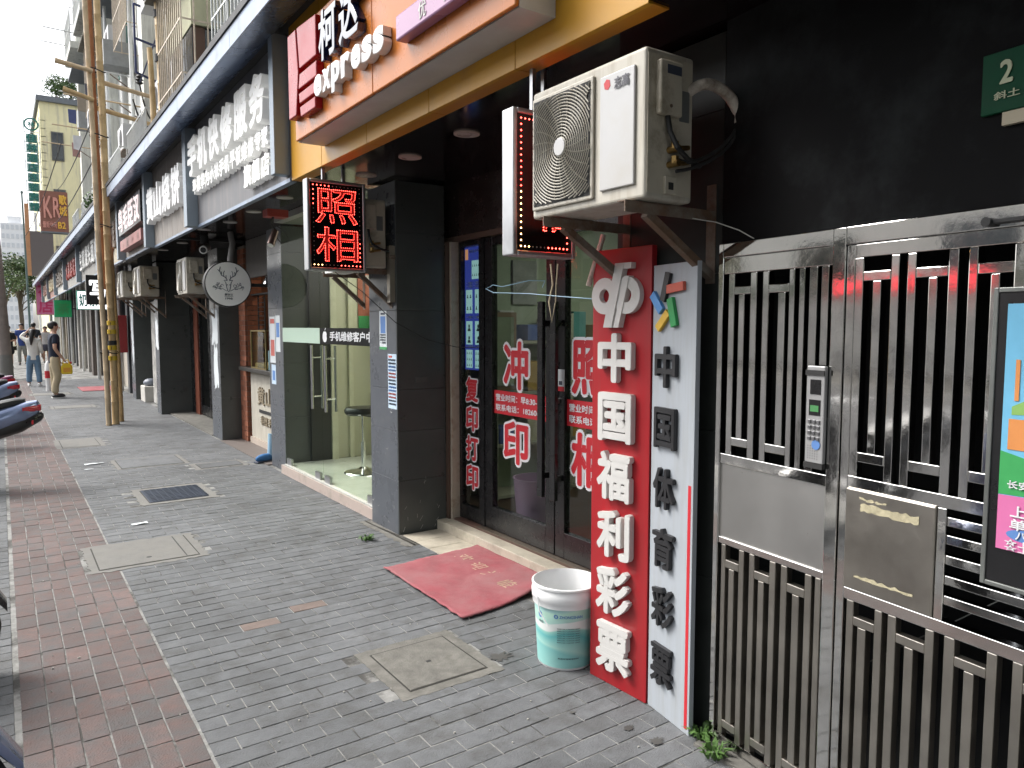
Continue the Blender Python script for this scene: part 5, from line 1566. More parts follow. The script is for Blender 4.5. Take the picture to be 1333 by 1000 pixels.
rd = Box('red_noticeboard', mat('red_board2', (.32, .03, .03), .5), None, 2.15, 19.0, 1.0, 2.4, 19.9, 1.85, bevel=.01)
tag(rd, 'red notice board standing behind the bamboo poles', 'board')
rm = worn_slab(None, 1.6, 20.9, 2.4, 22.4, .0, .012, n=8, jit=.01).build('red_carpet', matred, None, fix=False)
tag(rm, 'thin red carpet lying on the pavement beyond the bamboo poles', 'carpet')

# more air conditioners along the row
ac_b = aircon('white air conditioner behind the lit red sign', (2.14, 5.72, 2.03), .62, .50, .25, near=False)
copy_tree(ac_b, (2.12, 11.55, 2.05), label='grimy air conditioner just left of the round stag sign')
copy_tree(ac_b, (2.02, 15.0, 2.13), label='nearer of two paired air conditioners by the bamboo poles', scale=(1.1, 1.3, 1.05))
copy_tree(ac_b, (2.02, 17.2, 2.18), label='farther of two paired air conditioners, half behind the bamboo', scale=(1.1, 1.2, 1.05))
bracket('steel bracket on the slate pillar under the air conditioner', 2.10, 2.4495, 5.15, 5.65, 2.027, .26)
bracket('rusty bracket left of the round sign', 2.08, 2.50, 11.0, 11.5, 2.045, .3)
bracket('long rusty bracket under the paired air conditioners', 1.98, 2.45, 14.4, 14.95, 2.125, .35)
bracket('rusty bracket under the farther paired air conditioner', 1.98, 2.45, 16.6, 17.1, 2.175, .35)
pst = thing('steel_post', 'short pale steel bracket post on the slate pillar', 'post', (2.43, 5.1, 1.8))
Box('tube', mat('pale_steel', (.42, .38, .32), .45, .7), pst, 2.405, 5.075, 1.78, 2.448, 5.125, 2.2); Box('strap', rust, pst, 2.40, 5.07, 2.1, 2.4495, 5.074, 2.13)
tbox = MB().box(1.98, 5.12, 1.985, 2.14, 5.28, 2.024).build('transformer_box', white, None, bevel=.004); tag(tbox, 'small white power box under the lit red sign', 'box')

# ---------------------------------------------------------------- bamboo scaffold poles
bam = mat('bamboo', (.54, .39, .20), .5, var=.2, vs=4, dirt=(.40, .27, .13), ds=6, dth=.56, stretch=(1, 1, .5))
bam2 = mat('grey_bamboo', (.50, .38, .24), .55, var=.2, vs=5)
def bamboo_pts(p0, p1, step=.38, r=.045):
    p0, p1 = Vector(p0), Vector(p1); L = (p1 - p0).length; d = (p1 - p0) / L
    pts, rs, s = [], [], 0.0
    tap = lambda q: r * (1 - .18 * q / L)
    while s < L - .06:
        w = Vector((.006 * math.sin(s * 1.7), .006 * math.cos(s * 1.3), 0))
        pts += [p0 + d * s + w, p0 + d * (s + .015) + w, p0 + d * (s + .03) + w]
        rs += [tap(s) * .98, tap(s) * 1.09, tap(s) * .98]
        s += step * R.uniform(.85, 1.15)
    pts.append(p1); rs.append(tap(L))
    return pts, rs
pole = thing('bamboo_poles', 'bundle of tall bamboo poles standing on the pavement with black and yellow tape', 'scaffold pole', (1.42, 13.5, 0))
for (a, b, r_, m_) in (((1.38, 13.45, 0), (1.24, 13.5, 12), .042, bam2), ((1.49, 13.55, 0), (1.46, 13.5, 12), .055, bam), ((1.61, 13.95, 0), (1.56, 13.9, 2.9), .052, bam), ((1.42, 13.68, 2.2), (1.30, 13.6, 12), .05, mat('red_brown_bamboo', (.30, .13, .06), .55, var=.25))):
    pts, rs = bamboo_pts(a, b, .38, r_)
    MB().tube(pts, rs, 14).build('cane', m_, pole, smooth=True)
ytape = mat('yellow_tape', (.60, .42, .03), .5)
for k, z in enumerate((1.05, 1.22, 1.48, 1.62, 1.30)):
    x = 1.49 - .0025 * z
    MB().cyl((x + .002, 13.55, z), (x, 13.55, z + .07), .0665, n=14).build('tape_band', ytape if k != 4 else rubber, pole, smooth=True)
    mb = MB(); mb.add([(x - .064, 13.524, z), (x - .02, 13.483, z + .01), (x - .02, 13.483, z + .06)], [(0, 1, 2)]); mb.build('tape_mark', rubber, pole, fix=False)
for z in (1.18, 3.2, 4.6, 5.6, 7.0):
    MB().tube([(1.49 + .13 * math.cos(a) - .05 - .004 * z, 13.53 + .10 * math.sin(a), z + .02 * math.sin(a * 2)) for a in [k * .45 for k in range(15)]], .009, 6).build('lashing', rubber, pole, smooth=True)
for k, (a, b) in enumerate((((.86, 13.4, 5.62), (1.36, 13.4, 5.55)), ((1.36, 13.66, 5.50), (2.25, 13.7, 5.38)), ((.95, 13.42, 5.22), (1.36, 13.42, 5.12)), ((1.36, 13.68, 5.08), (2.3, 13.7, 4.92)))):
    pts, rs = bamboo_pts(a, b, .4, .04)
    o = MB().tube(pts, rs, 12).build('cross_pole', bam2 if k < 2 else bam, pole, smooth=True)
p2_ = thing('bamboo_pole', 'single tall bamboo pole standing behind the canopy hood', 'scaffold pole', (2.02, 11.6, 3.9))
pts, rs = bamboo_pts((2.03, 11.6, 3.89), (2.0, 11.6, 9), .36, .06); MB().tube(pts, rs, 14).build('cane', bam, p2_, smooth=True)
pts, rs = bamboo_pts((1.97, 11.95, 3.89), (1.95, 12.0, 5.6), .36, .045); MB().tube(pts, rs, 12).build('short_cane', bam, p2_, smooth=True)
for z in (5.3, 5.9):
    MB().cyl((2.015, 11.6, z), (2.015, 11.6, z + .1), .067, n=12).build('lashing', rubber, p2_, smooth=True)

# ---------------------------------------------------------------- apartment block above the shops
apt = thing('apartment_block', 'grey apartment block with cages, pipes and balconies above the shops', 'building', (2.6, 16, 3.9), -math.pi / 2)
apw = mat('grey_render', (.55, .56, .54), .85, var=.12, vs=1.2, bump=.15, bs=30, dirt=(.26, .26, .24), ds=1.6, dth=.58, streak=True)
ap2 = mat('pale_render', (.66, .66, .60), .85, var=.1, vs=2, dirt=(.36, .35, .32), ds=2, dth=.6, streak=True)
apd = mat('dark_grey_slab', (.16, .175, .19), .8, var=.15)
winf = mat('green_window', (.10, .19, .17), .25, var=.1)
wing = mat('window_glass', (.03, .04, .05), .06, var=.2, spec=.8)
cagem = mat('cage_bar', (.50, .42, .33), .5, .3, var=.25, vs=20)
cagew = mat('white_cage', (.55, .56, .55), .5, .2, var=.1)
Box('wall', apw, apt, 2.62, 5.7, 3.905, 12, 28.2, 17.5)
Box('roof', apd, apt, 2.2, 5.6, 17.5, 12.4, 28.5, 17.9)
def cage(name, x0, y0, y1, z0, z1, m, stepb=.12, roof=True, side=True):
    mb = MB()
    xw = 2.62
    n_ = int((y1 - y0) / stepb)
    for i in range(n_ + 1):
        y_ = y0 + (y1 - y0) * i / n_
        mb.box(x0, y_ - .008, z0, x0 + .016, y_ + .008, z1)
    for z in (z0, (z0 + z1) / 2 - .3, (z0 + z1) / 2 + .35, z1 - .02):
        mb.box(x0 - .004, y0, z, x0 - .0005, y1, z + .022)
    ns = int((xw - x0) / .14)
    for i in range(1, ns):
        x_ = x0 + (xw - x0) * i / ns
        for y_ in (y0, y1):
            mb.box(x_ - .008, y_ - .008, z0, x_ + .008, y_ + .008, z1)
    for z in (z0, (z0 + z1) / 2 - .3, (z0 + z1) / 2 + .35, z1 - .02):
        for y_ in (y0, y1):
            mb.box(x0 + .017, y_ - .012, z, xw, y_ - .0085, z + .022)
    c = mb.build(name, m, apt, fix=False)
    if roof:
        MB().box(x0 - .12, y0 - .1, z1 + .001, xw, y1 + .1, z1 + .03).build('cage_roof', mat('mossy_sheet', (.17, .16, .13), .9, var=.3, vs=6, bump=.3), c)
    return c
# near enclosed balcony with cream panels, then its neighbours
bal = Box('enclosed_balcony', mat('dim_cream', (.40, .40, .28), .8, var=.1), apt, 2.10, 10.05, 3.91, 2.619, 11.6, 4.6)
Box('upper_panel', mat('cream_sheet', (.50, .50, .33), .7, var=.1, dirt=(.36, .34, .24), ds=3, dth=.56), bal, 2.12, 10.06, 5.35, 2.618, 11.58, 6.1)
Box('window', wing, bal, 2.13, 10.10, 4.62, 2.617, 11.55, 5.34)
Box('curtain', mat('brown_curtain', (.12, .07, .05), .8), bal, 2.14, 10.085, 4.62, 2.28, 10.098, 5.34)
cage('window_cage', 1.98, 10.0, 11.65, 3.92, 6.1, cagem)
cage('window_cage', 1.98, 6.1, 8.45, 3.92, 6.3, cagew, .13, False)
Box('shutter_board', mat('mossy_board', (.18, .2, .10), .9, var=.3), apt, 2.55, 7.2, 3.92, 2.615, 7.5, 6.3)
for y0 in (6.3, 7.6):
    w = Box('window', winf, apt, 2.56, y0, 4.3, 2.618, y0 + .75, 5.9); Box('pane', wing, w, 2.553, y0 + .06, 4.36, 2.559, y0 + .69, 5.84)
for fl_ in range(5):
    z0 = 3.95 + 2.75 * fl_
    for bi in range(7):
        y0 = 12.4 + bi * 2.95
        if y0 > 25.5:
            continue
        typ = (bi * 2 + fl_ * 3) % 4
        # window with two sashes
        w = Box('window', winf if typ % 2 else mat('white_frame', (.55, .55, .53), .5), apt, 2.575, y0 + .5, z0 + .75, 2.619, y0 + 1.9, z0 + 2.15)
        Box('pane', wing, w, 2.568, y0 + .56, z0 + .81, 2.574, y0 + 1.17, z0 + 2.09); Box('pane', wing, w, 2.568, y0 + 1.23, z0 + .81, 2.574, y0 + 1.84, z0 + 2.09)
        if typ in (0, 2):
            s = Box('balcony', ap2 if typ else apw, apt, 1.95, y0 + .2, z0 - .10, 2.619, y0 + 2.2, z0 + .08)
            mb = MB()
            for i in range(17):
                y_ = y0 + .22 + i * .12
                mb.box(1.96, y_, z0 + .08, 1.976, y_ + .014, z0 + .95)
            for i in range(1, 6):
                for y_ in (y0 + .22, y0 + 2.14):
                    mb.box(1.96 + i * .11, y_, z0 + .08, 1.974 + i * .11, y_ + .014, z0 + .95)
            for z in (z0 + .5, z0 + .951):
                mb.box(1.952, y0 + .21, z, 1.9595, y0 + 2.18, z + .025)
                mb.box(1.96, y0 + .205, z, 2.6, y0 + .2195, z + .025)
            mb.build('railing', cagew, s, fix=False)
        elif typ == 1:
            cage('window_cage', 2.16, y0 + .3, y0 + 2.1, z0 + .5, z0 + 2.25, cagem if fl_ % 2 else cagew, .14)
        else:
            Box('sun_hood', apd, apt, 2.0, y0 + .3, z0 + 2.2, 2.619, y0 + 2.1, z0 + 2.27)
        # parapet box and pilaster
        if bi % 2 == 1:
            Box('planter_box', mat('mid_grey_slab', (.30, .31, .31), .8, var=.15), apt, 2.0, y0 + 2.3, z0 + .3, 2.619, y0 + 2.8, z0 + .8)
        if (bi + fl_) % 3 == 1:
            q = Box('cooling_unit', ac_panel, apt, 2.12, y0 + .6, z0 + .0, 2.4, y0 + 1.35, z0 + .5, bevel=.01); MB(FT(2.118, y0 + .95, z0 + .25)).disc((0, 0), .18, -.002, 0, 20).build('fan_disc', mat('fan_dark', ()), q)
for y_, x_, r_ in ((12.15, 2.42, .07), (15.0, 2.45, .05), (18.1, 2.42, .07), (21.2, 2.45, .05), (24.3, 2.4, .07), (27.2, 2.45, .06)):
    MB().cyl((x_, y_, 3.91), (x_, y_, 17.4), r_, n=12).build('downpipe', mat('pale_pipe2', (.52, .52, .50), .5, var=.1), apt, smooth=True)
for y_ in (14.75, 20.65, 26.5):
    Box('pilaster', ap2, apt, 2.28, y_, 3.906, 2.619, y_ + .42, 17.45)
hop = MB().lathe([(.07, -.3), (.075, 0), (.16, .12), (.16, .2), (.09, .2)], 14, (2.42, 12.15, 5.2)).build('pipe_hopper', mat('pale_pipe2', ()), apt, smooth=True)
# clothes and pots on the balconies
for k, (y_, z_, c) in enumerate(((23.0, 7.3, (.08, .10, .22)), (22.3, 6.3, (.34, .2, .18)), (21.9, 6.4, (.55, .55, .58)), (20.4, 7.0, (.3, .25, .2)), (18.6, 6.8, (.12, .12, .14)))):
    o = MB().prism([(1.72, z_), (1.73, z_ - .34), (1.90, z_ - .36), (1.91, z_)], y_, y_ + .03).build('hanging_cloth', mat('cloth_%d' % k, c, .9, var=.15), None)
    tag(o, ['dark blue', 'dull pink', 'white', 'brown', 'black'][k] + ' cloth drying outside an upper window', 'laundry', 'washing on the balconies')
def plant(label, x, y, z, r, n=160):
    t = thing('potted_plant', label, 'plant', (x, y, z), group='plants on the balconies')
    MB().lathe([(.001, 0), (.09, 0), (.13, .2), (.12, .2), (.08, .03)], 14, (x, y, z)).build('pot', mat('terracotta', (.28, .12, .07), .8), t, smooth=True)
    mb = MB()
    ls = max(1.0, r / .3)
    for i in range(n):
        d = Vector((R.gauss(0, 1), R.gauss(0, 1), R.gauss(.3, .8))); d = d / max(d.length, .01) * r * R.random() ** .5
        c = Vector((x, y, z + .25 + r * .6)) + d
        a = Vector((R.gauss(0, 1), R.gauss(0, 1), R.gauss(0, 1))).normalized() * .06 * ls; b_ = a.cross(Vector((R.gauss(0, 1), R.gauss(0, 1), R.gauss(0, 1)))).normalized() * .03
        mb.add([c - a, c - b_, c + a, c + b_], [(0, 1, 2, 3)])
    mb.build('foliage', mat('pot_leaf', (.07, .12, .035), .6, var=.3), t, fix=False)
plant('leafy pot plant on a low ledge left of the bamboo', 1.9, 19.0, 3.92, .28)
for k, (y_, z_) in enumerate(((20.0, 6.9), (22.7, 6.75), (25.2, 9.6), (19.3, 9.5), (23.4, 9.4), (26.2, 7.0), (21.2, 12.2), (24.6, 12.3), (17.6, 6.8), (16.4, 5.9))):
    t_ = thing('drying_pole', ['lowest', 'second lowest', 'third', 'fourth', 'fifth', 'sixth', 'seventh', 'highest left', 'highest right', 'nearest'][k] + ' thin drying pole sticking out from the block front', 'pole', (2.6, y_, z_), group='drying poles on the block front')
    MB().cyl((2.61, y_, z_), (1.35 - .02 * k, y_ + .1, z_ + .06), .016, n=8).build('rod', bam2 if k % 2 else cagew, t_, smooth=True)
    MB().bar((2.61, y_, z_ - .35), (2.1, y_ + .04, z_ + .0), .02, .02).build('stay', rust, t_)
for k, (y_, z0_, z1_, x_) in enumerate(((12.9, 3.91, 9, 2.3), (13.35, 3.91, 9, 2.36), (16.2, 3.91, 12, 2.3), (19.7, 3.91, 14, 2.28))):
    MB().cyl((x_, y_, z0_), (x_, y_, z1_), .035, n=10).build('conduit', mat('white_pipe', (.66, .67, .66), .5, var=.1), apt, smooth=True)
for k, (y_, z_) in enumerate(((12.6, 4.9), (16.6, 5.1), (22.0, 4.7), (24.8, 7.4), (18.2, 7.5))):
    q = Box('cooling_unit', ac_panel, apt, 2.16, y_, z_, 2.45, y_ + .75, z_ + .5, bevel=.01); MB(FT(2.158, y_ + .32, z_ + .25)).disc((0, 0), .18, -.002, 0, 20).build('fan_disc', mat('fan_dark', ()), q); Box('shelf', rust, q, 2.14, y_, z_ - .03, 2.61, y_ + .75, z_ - .002)
plant('pot plant on the hood above the white sign characters', 1.9, 16.6, 3.92, .22)
# electric bracket and cables
eb = thing('cable_bracket', 'dark blue steel cable bracket with insulators on the block wall', 'bracket', (2.2, 14.2, 5.6))
bl = mat('blue_steel', (.04, .05, .12), .5, .4)
for a, b in (((2.04, 13.9, 5.8), (2.04, 13.9, 6.9)), ((2.04, 13.9, 5.8), (2.5, 14.1, 5.72)), ((2.04, 13.9, 6.35), (2.45, 14.0, 6.3)), ((2.04, 13.9, 6.9), (2.45, 14.0, 6.85))):
    MB().bar(a, b, .03, .03).build('member', bl, eb)
for x in (2.08, 2.38):
    MB().lathe([(.03, 0), (.06, .02), (.03, .05), (.06, .07), (.03, .1), (.05, .12), (.03, .15)], 12, (x, 13.85, 5.6)).build('insulator', blackm, eb, smooth=True)
def cable(label, a, b, sag, r=.012, m=None):
    a, b = Vector(a), Vector(b)
    pts = [a.lerp(b, t / 14) - Vector((0, 0, sag * 4 * (t / 14) * (1 - t / 14))) for t in range(15)]
    o = MB().tube(pts, r, 6).build('cable', m or bl, None, smooth=True)
    tag(o, label, 'cable', 'cables along the block front')
cable('dark cable rising to the right from the first insulator', (2.08, 13.85, 5.62), (2.1, 7.0, 6.9), .1)
cable('dark cable rising to the right from the second insulator', (2.38, 13.85, 5.62), (2.3, 8.0, 6.6), .05)
cable('slack cable loop under the insulators', (2.08, 13.85, 5.6), (2.40, 13.8, 5.5), .5, .014, rubber)
cable('second slack loop under the insulators', (1.95, 13.7, 5.3), (2.36, 13.8, 5.4), .45, .014, rubber)
cable('thin cable running along the far balconies, upper', (1.5, 13.7, 5.3), (2.6, 44, 8.4), .3, .012, rubber)
cable('thin cable running along the far balconies, lower', (1.5, 13.7, 4.6), (2.4, 47, 6.9), .3, .012, rubber)
cable('thin grey cable crossing to the slim green post', (1.6, 24, 6.6), (1.25, 46, 6.2), .3, .014, rubber)

# ---------------------------------------------------------------- far end of the street
yb_ = thing('yellow_building', 'pale yellow building at the end of the shop row', 'building', (4, 52, 0))
ywl = mat('pale_yellow_render', (.80, .74, .46), .85, var=.07, vs=.6, dirt=(.5, .47, .36), ds=.8, dth=.62, streak=True)
Box('wall', ywl, yb_, 2.35, 50, 0, 12, 64, 14.2); Box('roof', apd, yb_, 2.2, 49.8, 14.2, 12.2, 64.2, 14.5)
for fz in (4.6, 7.8, 11.0):
    w = Box('window', mat('dark_frame', (.12, .12, .11), .5), yb_, 2.85, 49.93, fz, 3.45, 49.999, fz + 1.6)
    Box('pane', wing, w, 2.9, 49.91, fz + .06, 3.12, 49.929, fz + 1.54); Box('pane', wing, w, 3.17, 49.91, fz + .06, 3.4, 49.929, fz + 1.54)
    w = Box('window', mat('dark_frame', ()), yb_, 2.28, 53, fz, 2.349, 55, fz + 1.5); Box('pane', wing, w, 2.26, 53.1, fz + .1, 2.279, 54.9, fz + 1.4)
Box('string_course', ap2, yb_, 2.3, 49.9, 3.9, 12, 49.999, 4.1)
for k, (x, y, z) in enumerate(((3.3, 50.6, 14.5), (3.7, 51, 14.5), (4.2, 50.8, 14.5))):
    plant(['left', 'middle', 'right'][k] + ' bush on the roof of the yellow building', x, y, z, .8, 420)
ks = thing('brown_roof_sign', 'red-brown sign box with pink KR letters and amber characters', 'sign', (2.0, 44, 6.4))
Box('box', mat('red_brown_box', (.24, .10, .07), .6, var=.1), ks, 1.9, 44, 6.35, 3.1, 44.5, 8.35)
Box('underside', apd, ks, 1.88, 43.98, 6.28, 3.12, 44.52, 6.349)
pinkl = mat('pink_letter', (.62, .28, .22), .5); amb = mat('amber_letter', (.75, .42, .05), .5)
text('character', 'K', FRO(2.22, 43.998, 7.55), .36, 1.1, pinkl, ks, .02, depth=.05); text('character', 'R', FRO(2.6, 43.998, 7.55), .3, 1.0, pinkl, ks, .02, depth=.05)
text('character', '歌', FRO(2.88, 43.998, 7.95), .34, .5, amb, ks, .03, depth=.05); text('character', '城', FRO(2.88, 43.998, 7.4), .34, .5, amb, ks, .03, depth=.05)
text('lettering', '量贩休闲', FRO(2.28, 43.998, 6.68), .6, .32, pinkl, ks, .02, depth=.03); text('lettering', 'B2', FRO(2.8, 43.998, 6.68), .34, .34, amb, ks, .03, depth=.04)
gsn = thing('vertical_green_sign', 'tall vertical sign of teal characters with a round emblem on a white frame', 'sign', (1.9, 50, 8))
gchar = mat('teal_character', (.015, .16, .13), .5)
for x_ in (1.55, 2.28):
    Box('pole', mat('white_sign_frame', (.75, .76, .76), .5), gsn, x_, 50.06, 8.0, x_ + .05, 50.12, 13.3)
for i in range(9):
    Box('rung', mat('white_sign_frame', ()), gsn, 1.601, 50.07, 8.1 + i * .54, 2.2795, 50.11, 8.14 + i * .54)
for i in range(8):
    Box('backing_plate', mat('pale_teal', (.35, .5, .46), .5), gsn, 1.64, 50.0, 11.85 - i * .54, 2.2, 50.055, 12.33 - i * .54)
for i, ch in enumerate('佳林酒店连锁宾馆'):
    text('character', ch, FRO(1.92, 49.998, 12.1 - i * .54), .50, .46, gchar, gsn, .03, depth=.06)
mb = MB(Matrix.Translation((1.92, 50, 12.85))); ring(mb, (0, 0), .36, .28, -.05, -.001, 28); mb.build('emblem_ring', gchar, gsn)
text('emblem', '林', FRO(1.92, 49.998, 12.85), .34, .34, gchar, gsn, .03, depth=.05)
for z in range(12):
    MB().box(2.361, 50.0, 8.2 + z * .45, 2.6, 50.05, 8.24 + z * .45).build('strut', gchar, gsn)
Box('leg', mat('white_sign_frame', ()), gsn, 1.85, 50.02, 0, 1.98, 50.1, 7.999)
bbd = thing('billboard', 'plain grey-brown billboard in front of the yellow building', 'billboard', (2, 48, 0))
Box('panel', mat('taupe_panel', (.14, .12, .115), .6, var=.05), bbd, 1.55, 48, 4.35, 2.62, 48.2, 6.75, bevel=.02); Box('leg', apd, bbd, 2.3, 48.05, 0, 2.45, 48.15, 4.34)
Box('trim', mat('orange_trim', (.5, .25, .12), .6), bbd, 1.35, 48.02, 4.35, 1.549, 48.18, 8.2)
hr = mat('haze_tower', (.82, .83, .84), .8, var=.05)  # distance haze is put into this pale wall colour
def tower(label, x0, x1, y, h, nx, nz):
    t = thing('tower_block', label, 'building', ((x0 + x1) / 2, y, 0), group='pale tower blocks far down the street')
    Box('wall', hr, t, x0, y, 0, x1, y + 20, h)
    Box('roof_parapet', hr, t, x0 + 2, y + 2, h, x1 - 2, y + 10, h + 2.5)
    for i in range(nx):
        for j in range(nz):
            a = x0 + (x1 - x0) * (i + .2) / nx; b = x0 + (x1 - x0) * (i + .8) / nx; z = h * (j + .3) / nz
            Box('window', mat('haze_window', (.62, .65, .68), .4), t, a, y - .12, z, b, y - .001, z + h / nz * .5)  # window tone paled for the haze as well
tower('nearer pale tower block above the street tree', 1.5, 9.5, 300, 36, 6, 12)
tower('farther pale tower block at the left edge', -14, 3.5, 380, 34, 9, 11)
def tree(label, x, y, h, r, n, seed, trunk_r=.12, col=(.055, .095, .03), grp='street trees'):
    rr_ = random.Random(seed)
    t = thing('street_tree', label, 'tree', (x, y, 0), group=grp)
    mb = MB()
    mb.tube([(x, y, -.05), (x + .05, y, h * .25), (x - .05, y + .05, h * .5), (x, y, h * .75)], [trunk_r * 1.2, trunk_r, trunk_r * .75, trunk_r * .3], 10)
    lobes = []
    for k in range(11):
        a = rr_.uniform(0, 6.28); d = r * rr_.uniform(.25, .75); zc = h * rr_.uniform(.45, .9)
        c = Vector((x + d * math.cos(a), y + d * math.sin(a), zc)); lobes.append((c, r * rr_.uniform(.35, .6)))
        mb.tube([(x, y, h * rr_.uniform(.28, .5)), ((x + c.x) / 2, (y + c.y) / 2, zc * .8), tuple(c)], [trunk_r * .5, trunk_r * .3, trunk_r * .12], 6)
    mb.build('trunk', mat('bark', (.10, .08, .06), .9, var=.3, vs=12, bump=.5), t, smooth=True)
    mb = MB()
    for i in range(n):
        c, lr = rr_.choice(lobes)
        d = Vector((rr_.gauss(0, 1), rr_.gauss(0, 1), rr_.gauss(0, 1))).normalized() * lr * rr_.random() ** .4
        p = c + Vector((d.x, d.y, d.z * .8))
        a = Vector((rr_.gauss(0, 1), rr_.gauss(0, 1), rr_.gauss(0, .6))).normalized() * rr_.uniform(.08, .15) * h / 7; b = a.cross(Vector((rr_.gauss(0, 1), rr_.gauss(0, 1), rr_.gauss(0, 1)))).normalized() * .06 * h / 7
        mb.add([p - a, p - b, p + a, p + b], [(0, 1, 2, 3)])
    mb.build('crown', mat('tree_leaf_%.3f' % col[0], col, .6, var=.35, vs=1.5, island=.35), t, fix=False)
tree('dense green street tree far down the pavement', 1.5, 78, 8.5, 1.9, 2600, 3)
tree('green street tree behind the far walkers at the left edge', .2, 66, 6.2, 1.5, 1800, 4)
tree('yellowish street tree behind the slim green post', 2.0, 95, 9.6, 1.7, 1600, 5, col=(.13, .13, .03))
lp_ = thing('street_post', 'slim green post far down the pavement', 'post', (1.28, 46, 0))
MB().cyl((1.30, 46, 0), (1.22, 46, 8.4), .06, .04, 12).build('post', mat('green_post', (.10, .15, .14), .5), lp_, smooth=True); MB().cyl((1.30, 46, 0), (1.30, 46, .8), .12, n=12).build('base', mat('green_post', ()), lp_)
MB().lathe([(.04, 0), (.07, .03), (.06, .12), (.001, .16)], 12, (1.22, 46, 8.4)).build('finial', mat('green_post', ()), lp_, smooth=True)
up_ = thing('utility_pole', 'thick grey pole with pale painted foot at the left edge', 'pole', (.06, 27, 0))
MB().cyl((.10, 27, .75), (-.12, 27, 7), .16, .13, 16).build('shaft', mat('brown_grey_pole', (.20, .17, .15), .8, var=.2), up_, smooth=True); MB().cyl((.10, 27, 0), (.10, 27, .75), .19, .17, 16).build('painted_foot', concrete2, up_, smooth=True)
ep = Box('end_wall', ap2, None, 2.4, 46.5, 0, 3.4, 49.9, 2.9); tag(ep, 'pale low wall closing the shop row below the pink sign', 'wall')
car = thing('parked_car', 'small white car far down the street', 'car', (.6, 60, 0))
mb = MB(); mb.prism([(-.85, .25), (.85, .25), (.85, .75), (.7, .85), (.55, 1.35), (-.55, 1.35), (-.7, .85), (-.85, .75)], 60, 63.8); mb.build('body', white, car, bevel=.08)
Box('rear_window', wing, car, .1 - .0, 59.985, .9, 1.1, 59.998, 1.28) if False else MB().prism([(-.58, .88), (.58, .88), (.5, 1.28), (-.5, 1.28)], 59.985, 59.999).build('rear_window', wing, car)
for s in (-1, 1):
    MB().cyl((s * .72, 60.7, .3), (s * .88, 60.7, .3), .3, n=16).build('wheel', rubber, car); MB().cyl((s * .72, 63, .3), (s * .88, 63, .3), .3, n=16).build('wheel', rubber, car)
    Box('tail_light', redink, car, s * .66 - .1, 59.98, .6, s * .66 + .1, 59.999, .72)
for o in children(car):
    o.location = (-.0, 0, 0)

# ---------------------------------------------------------------- opposite side of the street (closes the street, seen in reflections)
ob_ = thing('opposite_building', 'grey apartment block across the road', 'building', (-22, 10, 0))
Box('wall', mat('opp_wall', (.78, .76, .72), .85, var=.1), ob_, -30, -30, -.16, -20, 60, 8.5)
for i in range(12):
    for j in range(2):
        Box('window', wing, ob_, -19.999, -26 + i * 7, 3.6 + j * 2.9, -19.9, -23.2 + i * 7, 5.2 + j * 2.9)
Box('shop_strip', mat('opp_shop', (.58, .56, .54), .5, var=.6, vs=.8), ob_, -19.99, -30, -.15, -19.6, 60, 2.9); Box('sign_strip', mat('opp_sign', (.22, .24, .20), .6, var=.5, vs=.3), ob_, -19.99, -30, 2.91, -19.4, 60, 3.5)
for ya_, yb2_ in ((16.5, 18.3), (19.4, 20.6), (21.4, 23.0)):
    Box('lit_sign', mat('lit_red_sign', (.4, .05, .06), .5, emit=(1, .06, .08), es=.7), ob_, -19.399, ya_, 2.95, -19.3, yb2_, 3.45)
for k, (x, y) in enumerate(((-14.6, -9), (-14.5, 3), (-14.6, 34))):
    tree(['first', 'second', 'third', 'fourth', 'fifth'][k] + ' plane tree along the opposite kerb', x, y, 6.8, 2.2, 900, 20 + k, .16, grp='trees along the opposite kerb')

tree('big plane tree at the kerb spreading over the near pavement', -2.0, -1.6, 9.5, 3.9, 5200, 41, .2, grp='plane tree at the near kerb')
